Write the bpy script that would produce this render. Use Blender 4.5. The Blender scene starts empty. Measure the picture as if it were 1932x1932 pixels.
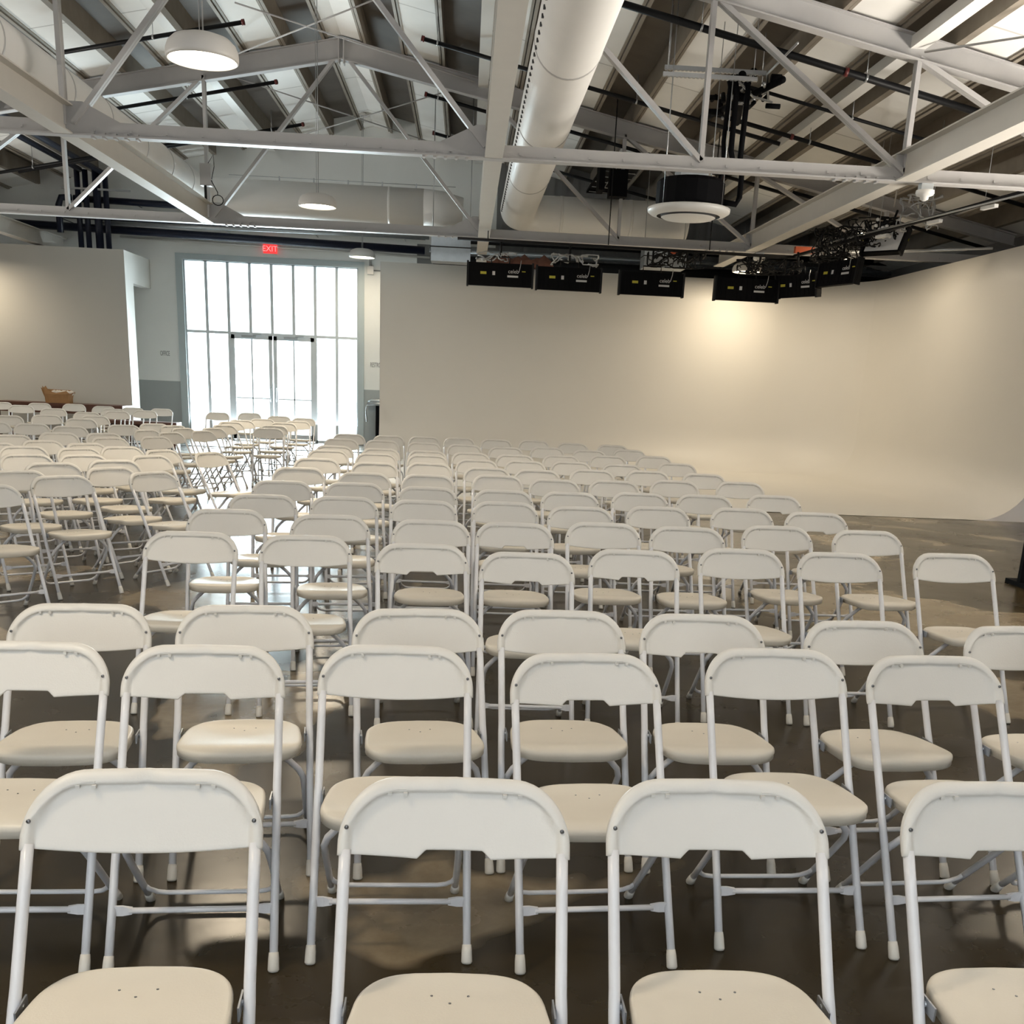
import bpy, math, random
from math import sin, cos, pi, sqrt
from mathutils import Vector, Matrix
random.seed(11)
SC = bpy.context.scene
COL = SC.collection

# ---------------------------------------------------------------- camera
cam_d = bpy.data.cameras.new('camera')
cam = bpy.data.objects.new('camera', cam_d)
COL.objects.link(cam)
SC.camera = cam
cam_d.sensor_fit = 'HORIZONTAL'
cam_d.sensor_width = 36.0
cam_d.lens = 36.0 * 1935.0 / 1932.0
cam_d.shift_y = (1288.0 - 966.0) / 1932.0      # the photo is the upper part of a portrait frame
cam_d.clip_start = 0.05
cam_d.clip_end = 400
_R = Vector((0.99811089, -0.04347703, 0.04340966))
_D = Vector((0.02950831, -0.28048875, -0.95940363))
_F = Vector((0.05388795, 0.95887215, -0.27867594))
m = Matrix.Identity(4)
for r in range(3):
    m[r][0] = _R[r]; m[r][1] = -_D[r]; m[r][2] = -_F[r]
m[0][3], m[1][3], m[2][3] = 0.0, 0.0, 1.542
cam.matrix_world = m

# ---------------------------------------------------------------- world, daylight, exposure
SC.view_settings.view_transform = 'Standard'
SC.view_settings.look = 'None'
SC.view_settings.gamma = 1.0
SC.view_settings.use_curve_mapping = False
SC.view_settings.exposure = -0.10
w = bpy.data.worlds.new('daylight'); SC.world = w
w.use_nodes = True
wb = w.node_tree.nodes['Background']
wb.inputs[0].default_value = (0.90, 0.97, 1.0, 1)
wb.inputs[1].default_value = 4.5

def area(name, loc, rot, sx, sy, power, color, spread=pi):
    d = bpy.data.lights.new(name, 'AREA'); d.shape = 'RECTANGLE'
    d.size = sx; d.size_y = sy; d.energy = power; d.color = color; d.spread = spread
    o = bpy.data.objects.new(name, d); COL.objects.link(o)
    o.location = loc; o.rotation_euler = rot
    return o
# daylight entering through the glazed front and through the open roller door behind the camera, then added ceiling fills
area('window_daylight', (-4.53, 25.78, 2.0), (-pi/2, 0, 0), 3.9, 3.9, 520, (0.80, 0.93, 1.0))
area('window_ground_bounce', (-4.53, 25.95, 1.2), (-pi/2*1.32, 0, 0), 3.9, 2.2, 1100, (0.84, 0.95, 1.0))
area('door_daylight', (-1.0, -6.75, 1.8), (pi/2, 0, 0), 3.6, 2.8, 55, (0.86, 0.93, 1.0))
area('door_ground_bounce', (-1.0, -6.4, 0.5), (pi/2*1.62, 0, 0), 7.0, 1.4, 420, (0.95, 0.96, 1.0), pi*0.5)  # added upward fill near the rear wall, brightens the ceiling
area('left_windows_daylight', (-13.8, 12.0, 1.9), (0, -pi/2*1.55, 0), 1.8, 16.0, 1700, (1.0, 0.955, 0.88), pi*0.56)  # added fill for the ceiling; the left wall has no windows
area('right_windows_daylight', (9.6, 6.5, 1.9), (0, pi/2*1.55, 0), 1.8, 11.0, 1900, (1.0, 0.93, 0.83), pi*0.56)  # matching added fill along the right wall, which is windowless too
# ---------------------------------------------------------------- materials
def mat(name, col, rough=0.5, metal=0.0, noise=0.0, nscale=6.0, spec=0.5, emit=None, estr=0.0, bump=0.0, bscale=60, coat=0.0):
    M = bpy.data.materials.new(name); M.use_nodes = True
    nt = M.node_tree; b = nt.nodes['Principled BSDF']
    c = (col[0], col[1], col[2], 1)
    b.inputs['Base Color'].default_value = c
    b.inputs['Roughness'].default_value = rough
    b.inputs['Metallic'].default_value = metal
    b.inputs['Specular IOR Level'].default_value = spec
    b.inputs['Coat Weight'].default_value = coat
    tc = nt.nodes.new('ShaderNodeTexCoord')
    if noise > 0:
        n = nt.nodes.new('ShaderNodeTexNoise'); n.inputs['Scale'].default_value = nscale; n.inputs['Detail'].default_value = 5
        nt.links.new(tc.outputs['Object'], n.inputs['Vector'])
        mr = nt.nodes.new('ShaderNodeMapRange'); mr.inputs[3].default_value = 1 - noise; mr.inputs[4].default_value = 1 + noise
        nt.links.new(n.outputs['Fac'], mr.inputs[0])
        mx = nt.nodes.new('ShaderNodeVectorMath'); mx.operation = 'SCALE'
        mx.inputs[0].default_value = c[:3]
        nt.links.new(mr.outputs[0], mx.inputs['Scale'])
        nt.links.new(mx.outputs[0], b.inputs['Base Color'])
    if bump > 0:
        n2 = nt.nodes.new('ShaderNodeTexNoise'); n2.inputs['Scale'].default_value = bscale; n2.inputs['Detail'].default_value = 3
        nt.links.new(tc.outputs['Object'], n2.inputs['Vector'])
        bp = nt.nodes.new('ShaderNodeBump'); bp.inputs['Strength'].default_value = bump; bp.inputs['Distance'].default_value = 0.01
        nt.links.new(n2.outputs['Fac'], bp.inputs['Height']); nt.links.new(bp.outputs[0], b.inputs['Normal'])
    if emit:
        b.inputs['Emission Color'].default_value = (*emit, 1); b.inputs['Emission Strength'].default_value = estr
    return M

M_BACK = mat('chair_back_plastic', (0.715, 0.695, 0.655), 0.42, noise=0.03, nscale=9, bump=0.05, bscale=220)
M_SEAT = mat('chair_seat_plastic', (0.68, 0.63, 0.54), 0.40, noise=0.04, nscale=7, bump=0.05, bscale=220)
M_TUBE = mat('chair_tube_paint', (0.75, 0.755, 0.785), 0.28, noise=0.05, nscale=30)
M_CAP = mat('foot_cap_plastic', (0.68, 0.66, 0.61), 0.5, noise=0.06, nscale=60)
M_RIVET = mat('rivet_steel', (0.25, 0.26, 0.28), 0.3, 0.9)
M_BRACK = mat('hinge_steel', (0.40, 0.42, 0.45), 0.35, 0.8)
M_STEEL = mat('painted_steel', (0.44, 0.43, 0.425), 0.5, noise=0.05, nscale=8)
M_BEAM = mat('painted_beam', (0.56, 0.535, 0.49), 0.5, noise=0.05, nscale=5)
M_DUCT = mat('white_duct', (0.76, 0.75, 0.725), 0.45, noise=0.03, nscale=4)
M_SEAM = mat('duct_seam', (0.46, 0.45, 0.44), 0.5)
M_HOLE = mat('duct_hole', (0.05, 0.05, 0.05), 0.8)
M_BLACK = mat('black_pipe', (0.008, 0.008, 0.009), 0.5, spec=0.2)
M_BLUEBLK = mat('dark_pipe_insulation', (0.010, 0.013, 0.028), 0.35, spec=0.35)
M_MBLACK = mat('matte_black', (0.004, 0.004, 0.005), 0.7, spec=0.08)
M_RED = mat('red_coupling', (0.12, 0.015, 0.012), 0.45)
M_GALV = mat('galvanised_steel', (0.42, 0.45, 0.47), 0.38, 0.75, noise=0.12, nscale=14)
M_COND = mat('steel_conduit', (0.45, 0.46, 0.47), 0.35, 0.8)
M_WHITE = mat('white_enamel', (0.74, 0.73, 0.70), 0.4)
M_CYC = mat('cyclorama_paint', (0.70, 0.68, 0.635), 0.5, noise=0.02, nscale=1.2)
M_CYCEND = mat('cyclorama_end_paint', (0.62, 0.61, 0.62), 0.7)
M_PART = mat('partition_paint', (0.55, 0.54, 0.50), 0.6, noise=0.02, nscale=1.2)
M_CABLE = mat('black_cable', (0.008, 0.008, 0.008), 0.5, spec=0.2)
M_WOOD = mat('dark_brown_wood', (0.10, 0.035, 0.018), 0.45, noise=0.25, nscale=10)
M_KRAFT = mat('kraft_paper', (0.36, 0.20, 0.085), 0.8, noise=0.12, nscale=14)
M_PAPER = mat('white_paper', (0.7, 0.66, 0.60), 0.8)
M_FRAME = mat('window_frame_paint', (0.46, 0.53, 0.55), 0.5, noise=0.04, nscale=3)
M_MULL = mat('mullion_paint', (0.66, 0.72, 0.76), 0.45)
M_DARK = mat('dark_recess', (0.02, 0.02, 0.02), 0.8)
M_LAMP = mat('lamp_shade_white', (0.60, 0.58, 0.55), 0.4)
M_LAMPIN = mat('lamp_inner_white', (0.8, 0.78, 0.74), 0.5)
M_GLOW = mat('lamp_diffuser', (0.9, 0.9, 0.9), 0.5, emit=(1.0, 0.90, 0.70), estr=9.0)
M_TUBEL = mat('fixture_panel', (0.8, 0.8, 0.8), 0.3)
M_EXIT = mat('exit_sign_red', (0.6, 0.02, 0.02), 0.5, emit=(1.0, 0.06, 0.06), estr=0.9)
M_TXTW = mat('white_print', (0.55, 0.55, 0.55), 0.6)
M_TXTY = mat('yellow_print', (0.42, 0.38, 0.03), 0.6)
M_TXTG = mat('grey_paint_lettering', (0.22, 0.22, 0.22), 0.7)
M_TXTP = mat('exit_letters', (0.9, 0.5, 0.5), 0.5, emit=(1.0, 0.35, 0.35), estr=0.9)
M_ORANGE = mat('orange_sticker', (0.55, 0.10, 0.03), 0.6)
M_BROWNFAB = mat('brown_fabric', (0.16, 0.07, 0.05), 0.9, noise=0.2, nscale=12)
M_DECK = mat('roof_deck_bare', (0.125, 0.105, 0.085), 0.7, noise=0.25, nscale=2.5)
M_JOIST = mat('roof_joist_wood', (0.27, 0.235, 0.19), 0.7, noise=0.2, nscale=5)
M_ASPH = mat('outside_ground', (0.6, 0.6, 0.6), 0.9)

def ceiling_mat():
    M = mat('roof_panel_white', (0.84, 0.825, 0.79), 0.75, noise=0.05, nscale=3)
    nt = M.node_tree; b = nt.nodes['Principled BSDF']
    tc = nt.nodes.new('ShaderNodeTexCoord'); sp = nt.nodes.new('ShaderNodeSeparateXYZ')
    nt.links.new(tc.outputs['Object'], sp.inputs[0])
    # thin seam between sheets every 2.4 m, and faint speckle
    a = nt.nodes.new('ShaderNodeMath'); a.operation = 'MODULO'; a.inputs[1].default_value = 2.4
    ad = nt.nodes.new('ShaderNodeMath'); ad.operation = 'ADD'; ad.inputs[1].default_value = 24.0
    nt.links.new(sp.outputs[1], ad.inputs[0]); nt.links.new(ad.outputs[0], a.inputs[0])
    l = nt.nodes.new('ShaderNodeMath'); l.operation = 'LESS_THAN'; l.inputs[1].default_value = 0.035
    nt.links.new(a.outputs[0], l.inputs[0])
    mx = nt.nodes.new('ShaderNodeMix'); mx.data_type = 'RGBA'
    old = b.inputs['Base Color'].links[0].from_socket
    nt.links.new(l.outputs[0], mx.inputs[0]); nt.links.new(old, mx.inputs[6]); mx.inputs[7].default_value = (0.55, 0.53, 0.50, 1)
    nt.links.new(mx.outputs[2], b.inputs['Base Color'])
    return M
M_CEIL = ceiling_mat()

def floor_mat():
    M = bpy.data.materials.new('stained_concrete'); M.use_nodes = True
    nt = M.node_tree; b = nt.nodes['Principled BSDF']
    tc = nt.nodes.new('ShaderNodeTexCoord')
    def noise(scale, detail=6, rough=0.55, dist=0.0):
        n = nt.nodes.new('ShaderNodeTexNoise'); n.inputs['Scale'].default_value = scale
        n.inputs['Detail'].default_value = detail; n.inputs['Roughness'].default_value = rough; n.inputs['Distortion'].default_value = dist
        nt.links.new(tc.outputs['Object'], n.inputs['Vector']); return n
    def ramp(n, stops):
        r = nt.nodes.new('ShaderNodeValToRGB'); e = r.color_ramp.elements
        e[0].position, e[0].color = stops[0]; e[1].position, e[1].color = stops[-1]
        for p, c in stops[1:-1]:
            x = e.new(p); x.color = c
        nt.links.new(n.outputs['Fac'], r.inputs[0]); return r
    base = ramp(noise(0.8, 8, 0.6, 0.4), [(0.30, (0.020, 0.0135, 0.005, 1)), (0.5, (0.032, 0.0225, 0.0095, 1)), (0.72, (0.052, 0.037, 0.018, 1))])
    light = ramp(noise(3.0, 8, 0.7), [(0.3, (0.15, 0.115, 0.07, 1)), (0.7, (0.27, 0.215, 0.14, 1))])
    mask = ramp(noise(0.42, 4, 0.55, 0.8), [(0.555, (0, 0, 0, 1)), (0.575, (1, 1, 1, 1))])
    mx = nt.nodes.new('ShaderNodeMix'); mx.data_type = 'RGBA'
    nt.links.new(mask.outputs[0], mx.inputs[0]); nt.links.new(base.outputs[0], mx.inputs[6]); nt.links.new(light.outputs[0], mx.inputs[7])
    # worn spots
    sp = ramp(noise(2.1, 3, 0.5), [(0.70, (0, 0, 0, 1)), (0.72, (0.5, 0.5, 0.5, 1))])
    mx2 = nt.nodes.new('ShaderNodeMix'); mx2.data_type = 'RGBA'; mx2.inputs[7].default_value = (0.14, 0.11, 0.075, 1)
    nt.links.new(sp.outputs[0], mx2.inputs[0]); nt.links.new(mx.outputs[2], mx2.inputs[6])
    nt.links.new(mx2.outputs[2], b.inputs['Base Color'])
    rr = nt.nodes.new('ShaderNodeMapRange'); rr.inputs[3].default_value = 0.16; rr.inputs[4].default_value = 0.36
    nt.links.new(noise(1.7).outputs['Fac'], rr.inputs[0]); nt.links.new(rr.outputs[0], b.inputs['Roughness'])
    bp = nt.nodes.new('ShaderNodeBump'); bp.inputs['Strength'].default_value = 0.12; bp.inputs['Distance'].default_value = 0.01
    nt.links.new(noise(5, 4).outputs['Fac'], bp.inputs['Height']); nt.links.new(bp.outputs[0], b.inputs['Normal'])
    b.inputs['Specular IOR Level'].default_value = 0.32
    return M
M_FLOOR = floor_mat()

def wall_mat():
    # pale upper wall over a grey painted dado, the dado line is a real paint edge at 1.28 m
    M = mat('entrance_wall_paint', (0.84, 0.85, 0.83), 0.65, noise=0.04, nscale=2.0)
    nt = M.node_tree; b = nt.nodes['Principled BSDF']
    tc = nt.nodes.new('ShaderNodeTexCoord'); sp = nt.nodes.new('ShaderNodeSeparateXYZ')
    nt.links.new(tc.outputs['Object'], sp.inputs[0])
    l = nt.nodes.new('ShaderNodeMath'); l.operation = 'LESS_THAN'; l.inputs[1].default_value = 1.28
    nt.links.new(sp.outputs[2], l.inputs[0])
    mx = nt.nodes.new('ShaderNodeMix'); mx.data_type = 'RGBA'
    old = b.inputs['Base Color'].links[0].from_socket
    nt.links.new(l.outputs[0], mx.inputs[0]); nt.links.new(old, mx.inputs[6]); mx.inputs[7].default_value = (0.40, 0.43, 0.43, 1)
    nt.links.new(mx.outputs[2], b.inputs['Base Color'])
    return M
M_WALL = wall_mat()
M_WALL2 = mat('side_wall_paint', (0.20, 0.20, 0.20), 0.7, noise=0.05, nscale=2)

def glass_mat():
    M = bpy.data.materials.new('clear_glass'); M.use_nodes = True
    nt = M.node_tree; nt.nodes.remove(nt.nodes['Principled BSDF'])
    out = [n for n in nt.nodes if n.type == 'OUTPUT_MATERIAL'][0]
    t = nt.nodes.new('ShaderNodeBsdfTransparent'); t.inputs[0].default_value = (0.95, 0.98, 0.98, 1)
    g = nt.nodes.new('ShaderNodeBsdfGlossy'); g.inputs['Roughness'].default_value = 0.02
    f = nt.nodes.new('ShaderNodeFresnel'); f.inputs[0].default_value = 1.45
    mx = nt.nodes.new('ShaderNodeMixShader')
    nt.links.new(f.outputs[0], mx.inputs[0]); nt.links.new(t.outputs[0], mx.inputs[1]); nt.links.new(g.outputs[0], mx.inputs[2])
    nt.links.new(mx.outputs[0], out.inputs[0])
    return M
M_GLASS = glass_mat()

# ---------------------------------------------------------------- mesh builder
class MB:
    def __init__(s): s.v = []; s.f = []; s.m = []; s.sm = []; s.cur = 0; s.smooth = False
    def add(s, vs, fs):
        o = len(s.v); s.v += [tuple(p) for p in vs]
        for f in fs:
            s.f.append(tuple(i + o for i in f)); s.m.append(s.cur); s.sm.append(s.smooth)
        return s
    def box(s, x0, x1, y0, y1, z0, z1):
        x0, x1 = min(x0, x1), max(x0, x1); y0, y1 = min(y0, y1), max(y0, y1); z0, z1 = min(z0, z1), max(z0, z1)
        vs = [(x0,y0,z0),(x1,y0,z0),(x1,y1,z0),(x0,y1,z0),(x0,y0,z1),(x1,y0,z1),(x1,y1,z1),(x0,y1,z1)]
        return s.add(vs, [(0,3,2,1),(4,5,6,7),(0,1,5,4),(1,2,6,5),(2,3,7,6),(3,0,4,7)])
    def bar(s, a, b, w, h, up=(0,0,1)):
        a = Vector(a); b = Vector(b); d = (b - a).normalized(); up = Vector(up)
        if abs(d.dot(up)) > 0.99: up = Vector((0,1,0))
        r = d.cross(up).normalized() * (w/2); u = r.cross(d).normalized() * (h/2)
        vs = [a-r-u, a+r-u, a+r+u, a-r+u, b-r-u, b+r-u, b+r+u, b-r+u]
        return s.add(vs, [(0,3,2,1),(4,5,6,7),(0,1,5,4),(1,2,6,5),(2,3,7,6),(3,0,4,7)])
    def tube(s, pts, r, n=10, closed_ends=True):
        pts = [Vector(p) for p in pts]; k = len(pts)
        rs = r if isinstance(r, (list, tuple)) else [r]*k
        tan = []
        for i in range(k):
            t = (pts[min(i+1, k-1)] - pts[max(i-1, 0)])
            tan.append(t.normalized())
        t0 = tan[0]; ref = Vector((0,0,1)) if abs(t0.z) < 0.9 else Vector((0,1,0))
        u = t0.cross(ref).normalized(); vs = []; fs = []
        for i in range(k):
            t = tan[i]; u = (u - t * u.dot(t)).normalized(); v = t.cross(u)
            for j in range(n):
                a = 2*pi*j/n; vs.append(pts[i] + (u*cos(a) + v*sin(a)) * rs[i])
        for i in range(k-1):
            for j in range(n):
                a = i*n+j; b = i*n+(j+1) % n
                fs.append((a, b, b+n, a+n))
        if closed_ends:
            fs.append(tuple(reversed(range(n)))); fs.append(tuple(range((k-1)*n, k*n)))
        sm = s.smooth; s.smooth = True; s.add(vs, fs); s.smooth = sm
        return s
    def lathe(s, prof, c=(0,0,0), n=32, cap0=False, cap1=False):
        vs = []; fs = []
        for (r, z) in prof:
            for j in range(n):
                a = 2*pi*j/n; vs.append((c[0]+r*cos(a), c[1]+r*sin(a), c[2]+z))
        for i in range(len(prof)-1):
            for j in range(n):
                a = i*n+j; b = i*n+(j+1) % n
                fs.append((a, b, b+n, a+n))
        if cap0: fs.append(tuple(reversed(range(n))))
        if cap1: fs.append(tuple(range((len(prof)-1)*n, len(prof)*n)))
        return s.add(vs, fs)
    def prism(s, poly, axis, a, b):
        # poly: list of 2D points, extruded along axis 'x','y' or 'z' from a to b
        def P(p, t):
            return {'x': (t, p[0], p[1]), 'y': (p[0], t, p[1]), 'z': (p[0], p[1], t)}[axis]
        n = len(poly); vs = [P(p, a) for p in poly] + [P(p, b) for p in poly]
        fs = [tuple(range(n)), tuple(reversed(range(n, 2*n)))] + [(i, i+n, (i+1) % n + n, (i+1) % n) for i in range(n)]
        return s.add(vs, fs)
    def mesh(s, name, mats):
        me = bpy.data.meshes.new(name); me.from_pydata(s.v, [], s.f)
        for mt in (mats if isinstance(mats, (list, tuple)) else [mats]): me.materials.append(mt)
        me.polygons.foreach_set('material_index', s.m); me.polygons.foreach_set('use_smooth', s.sm)
        import bmesh
        bm = bmesh.new(); bm.from_mesh(me); bmesh.ops.recalc_face_normals(bm, faces=bm.faces); bm.to_mesh(me); bm.free()
        me.update(); return me
    def build(s, name, mats, parent=None, loc=None, kind=None, label=None, cat=None, group=None):
        o = bpy.data.objects.new(name, s.mesh(name, mats)); COL.objects.link(o)
        if parent: o.parent = parent
        if loc: o.location = loc
        tag(o, label, cat, group, kind); return o

def tag(o, label=None, cat=None, group=None, kind=None):
    if label: o['label'] = label
    if cat: o['category'] = cat
    if group: o['group'] = group
    if kind: o['kind'] = kind
    return o
def thing(name, label, cat, loc=(0,0,0), rz=0, group=None):
    o = bpy.data.objects.new(name, None); COL.objects.link(o); o.location = loc; o.rotation_euler = (0,0,rz)
    o.empty_display_size = 0.1
    return tag(o, label, cat, group)
def sub(o): return o
def dup_tree(o, parent=None):
    c = o.copy(); COL.objects.link(c); c.parent = parent
    for ch in KIDS.get(o.name, []): pass
    return c
def arc(cx, cy, r, a0, a1, n):
    return [(cx + r*cos(a0+(a1-a0)*i/n), cy + r*sin(a0+(a1-a0)*i/n)) for i in range(n+1)]
def text_part(name, s, size, loc, mt, parent, rot=(pi/2,0,0), align='LEFT', ext=0.002, kind=None):
    cu = bpy.data.curves.new(name, 'FONT'); cu.body = s; cu.size = size; cu.extrude = ext; cu.align_x = align
    t = bpy.data.objects.new(name, cu); COL.objects.link(t)
    bpy.context.view_layer.update()
    me = bpy.data.meshes.new_from_object(t.evaluated_get(bpy.context.evaluated_depsgraph_get()))
    bpy.data.objects.remove(t); me.materials.clear(); me.materials.append(mt)
    o = bpy.data.objects.new(name, me); COL.objects.link(o)
    if parent: o.parent = parent
    o.location = loc; o.rotation_euler = rot
    if kind: o['kind'] = kind
    return o

# ---------------------------------------------------------------- room shell
XL, XR, YF, YB = -14.0, 9.8, -7.0, 25.5
RX, RZ, RS = -2.2, 6.92, 0.204
def roofz(x): return RZ - RS*abs(x-RX)

b = MB(); b.box(XL, XR, YF, YB+0.3, -0.15, 0.0); b.build('floor', M_FLOOR, kind='structure')
b = MB(); b.box(-40, 40, 25.8, 70, -0.2, -0.05); b.build('ground_outside', M_ASPH, kind='structure')

# ceiling: white sheets between open bays with joists, bare deck above
b = MB(); YA, YZ = YF, YB
def slab(x0, x1, t0, t1, mi):
    b.cur = mi
    xs = [x0] + ([RX] if x0 < RX < x1 else []) + [x1]
    lo = [(x, roofz(x)+t0) for x in xs]; hi = [(x, roofz(x)+t1) for x in reversed(xs)]
    b.prism(lo+hi, 'y', YA, YZ)
slab(XL, XR, 0.30, 0.40, 1)
k = -11
while -0.20+1.30*k < XR+1:
    xc = -0.20 + 1.30*k
    for (p, q, t0, t1, mi) in ((xc+0.375, xc+0.925, 0.0, 0.03, 0), (xc+0.29, xc+0.335, -0.03, 0.30, 2), (xc+0.35, xc+0.385, -0.015, 0.30, 2),
                               (xc+0.965, xc+1.01, -0.03, 0.30, 2), (xc+0.915, xc+0.95, -0.015, 0.30, 2)):
        p2, q2 = max(p, XL), min(q, XR)
        if q2 > p2: slab(p2, q2, t0, t1, mi)
    k += 1
b.build('ceiling', [M_CEIL, M_DECK, M_JOIST], kind='structure')

# entrance wall (gable) with the glazed opening
WX0, WX1, WZ1 = -6.53, -2.545, 3.975
b = MB()
b.prism([(XL,0),(WX0,0),(WX0,roofz(WX0)+0.3),(XL,roofz(XL)+0.3)], 'y', YB, YB+0.3)
b.prism([(WX1,0),(-1.2,0),(-1.2,roofz(-1.2)+0.3),(RX,RZ+0.3),(WX1,roofz(WX1)+0.3)], 'y', YB, YB+0.3)
b.prism([(-1.2,4.55),(0.6,4.55),(0.6,roofz(0.6)+0.3),(-1.2,roofz(-1.2)+0.3)], 'y', YB, YB+0.3)
b.cur = 1; b.prism([(-1.2,0),(XR,0),(XR,roofz(XR)+0.3),(0.6,roofz(0.6)+0.3),(0.6,4.55),(-1.2,4.55)], 'y', YB, YB+0.3)
for i in range(34): b.box(0.7+0.27*i, 0.82+0.27*i, YB-0.03, YB, 3.0, roofz(0.8+0.27*i)+0.2)
b.cur = 0; b.prism([(WX0,WZ1),(WX1,WZ1),(WX1,roofz(WX1)+0.3),(WX0,roofz(WX0)+0.3)], 'y', YB, YB+0.3)
b.build('wall_back', [M_WALL, M_WALL2], kind='structure')
b = MB(); b.box(XL-0.2, XL, YF, YB+0.3, 0, roofz(XL)+0.4); b.build('wall_left', M_WALL2, kind='structure')
b = MB(); b.box(XR, XR+0.2, YF, YB+0.3, 0, roofz(XR)+0.4); b.build('wall_right', M_WALL2, kind='structure')
b = MB()
b.prism([(XL,0),(-2.9,0),(-2.9,3.3),(0.9,3.3),(0.9,0),(XR,0),(XR,roofz(XR)+0.3),(XL,roofz(XL)+0.3)], 'y', YF-0.2, YF)
b.build('wall_front', M_WALL2, kind='structure')

# glazing: eight bays, a transom, two doors in the middle four bays
PW = (WX1-WX0)/8; GY = YB+0.06; TZ = 2.42
t = thing('window_1', None, None, (0,0,0)); t['kind'] = 'structure'
b = MB()
b.box(WX0-0.16, WX0, YB-0.05, YB+0.12, 0, WZ1+0.12); b.box(WX1, WX1+0.14, YB-0.05, YB+0.12, 0, WZ1+0.12); b.box(WX0, WX1, YB-0.05, YB+0.12, WZ1-0.01, WZ1+0.12)
b.build('window_frame', M_FRAME, t)
b = MB()
for i in range(9):
    x = WX0 + PW*i
    b.box(x-0.033, x+0.033, GY-0.04, GY+0.04, TZ, WZ1)
    if i in (0,1,2,6,7,8): b.box(x-0.033, x+0.033, GY-0.04, GY+0.04, 0.0, TZ)
b.box(WX0, WX1, GY-0.045, GY+0.045, TZ-0.03, TZ+0.03)
b.box(WX0, WX0+2*PW, GY-0.04, GY+0.04, 0, 0.05); b.box(WX0+6*PW, WX1, GY-0.04, GY+0.04, 0, 0.05); b.box(WX0, WX1, GY-0.04, GY+0.04, WZ1-0.03, WZ1)
b.build('mullions', M_MULL, t)
for i in range(8):
    x = WX0 + PW*i
    b = MB(); b.box(x+0.02, x+PW-0.02, GY-0.004, GY+0.004, TZ+0.03, WZ1-0.03); b.build('pane', M_GLASS, t)
    if i in (0,1,6,7):
        b = MB(); b.box(x+0.02, x+PW-0.02, GY-0.004, GY+0.004, 0.05, TZ-0.03); b.build('pane', M_GLASS, t)
for d in (0, 1):
    x0 = WX0 + PW*(2+2*d) + (0.03 if d == 0 else 0.012); x1 = WX0 + PW*(4+2*d) - (0.012 if d == 0 else 0.03)
    t = thing('door_%d' % (d+1), None, None, (0,0,0)); t['kind'] = 'structure'
    b = MB(); b.box(x0, x0+0.085, GY-0.035, GY+0.035, 0.02, TZ-0.03); b.box(x1-0.085, x1, GY-0.035, GY+0.035, 0.02, TZ-0.03)
    b.box(x0, x1, GY-0.035, GY+0.035, TZ-0.12, TZ-0.03); b.box(x0, x1, GY-0.035, GY+0.035, 0.02, 0.16)
    xm = (x0+x1)/2
    b.box(xm-0.018, xm+0.018, GY-0.02, GY+0.02, 0.16, TZ-0.1); b.box(x0+0.08, x1-0.08, GY-0.02, GY+0.02, 0.96, 0.985)
    b.build('door_frame', M_MULL, t)
    for (p, q) in ((x0+0.085, xm-0.018), (xm+0.018, x1-0.085)):
        b = MB(); b.box(p, q, GY-0.004, GY+0.004, 0.16, TZ-0.12); b.build('pane', M_GLASS, t)
    b = MB(); b.box(xm-0.22, xm+0.10, GY-0.10, GY-0.036, TZ-0.085, TZ-0.035); b.bar((xm+0.05, GY-0.08, TZ-0.03), (xm+0.26, GY-0.2, TZ-0.02), 0.02, 0.02)
    b.build('door_closer', M_GALV, t)
    hx = x1-0.05 if d == 0 else x0+0.05
    b = MB(); b.tube([(hx, GY-0.035, 0.9), (hx, GY-0.09, 0.92), (hx, GY-0.09, 1.22), (hx, GY-0.035, 1.24)], 0.012); b.build('door_handle', M_GALV, t)
b = MB(); b.box(-8.9, -1.8, 22.55, 22.66, 0.0, 0.012); b.build('trim_1', M_DARK, kind='structure')

# left partition wall with the header running back to the entrance wall
b = MB(); b.box(XL, -7.28, 23.65, 24.2, 0, 3.92); b.box(-7.5, -7.28, 24.2, YB, 3.30, 3.92)
b.build('wall_partition', M_PART, kind='structure')

# cyclorama: back wall, rounded corner, right wall, coved into the floor
CX0, CX1, CYB, CYF, CT, CR = -1.76, 7.97, 22.1, 14.15, 3.79, 0.78
plan = [((x, CYB), (0, -1)) for x in [CX0 + (CX1-1.5-CX0)*i/14 for i in range(15)]]
for i in range(1, 13):
    a = pi/2 - (pi/2)*i/12; plan.append(((CX1-1.5+1.5*cos(a), CYB-1.5+1.5*sin(a)), (-cos(a), -sin(a))))
plan += [((CX1, CYB-1.5 - (CYB-1.5-CYF)*i/10), (-1, 0)) for i in range(1, 11)]
prof = [(-0.14, CT), (0.0, CT)] + [(0.0, CT - (CT-CR)*i/6) for i in range(1, 7)] + [(CR - CR*cos(a), CR - CR*sin(a)) for a in [pi/2*i/12 for i in range(1, 13)]]
np_ = len(prof)
P = [[(p[0]+n[0]*o, p[1]+n[1]*o, max(z, 0.004)) for (o, z) in prof] for (p, n) in plan]
inner = [c[-1] for c in P]
CUT = 24
def cyc_piece(name, a, c, outer):
    b = MB(); b.smooth = True; V = []
    for i in range(a, c+1): V += P[i]
    b.add(V, [(i*np_+j, (i+1)*np_+j, (i+1)*np_+j+1, i*np_+j+1) for i in range(c-a) for j in range(np_-1)])
    b.smooth = False; b.add(outer, [(0, 3, 2, 1)]); b.build(name, M_CYC, kind='structure')
cyc_piece('wall_cyclorama', 0, CUT, [(CX0, CYB+0.14, 0), (CX0, CYB+0.14, CT), (CX1+0.14, CYB+0.14, CT), (CX1+0.14, CYB+0.14, 0)])
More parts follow.
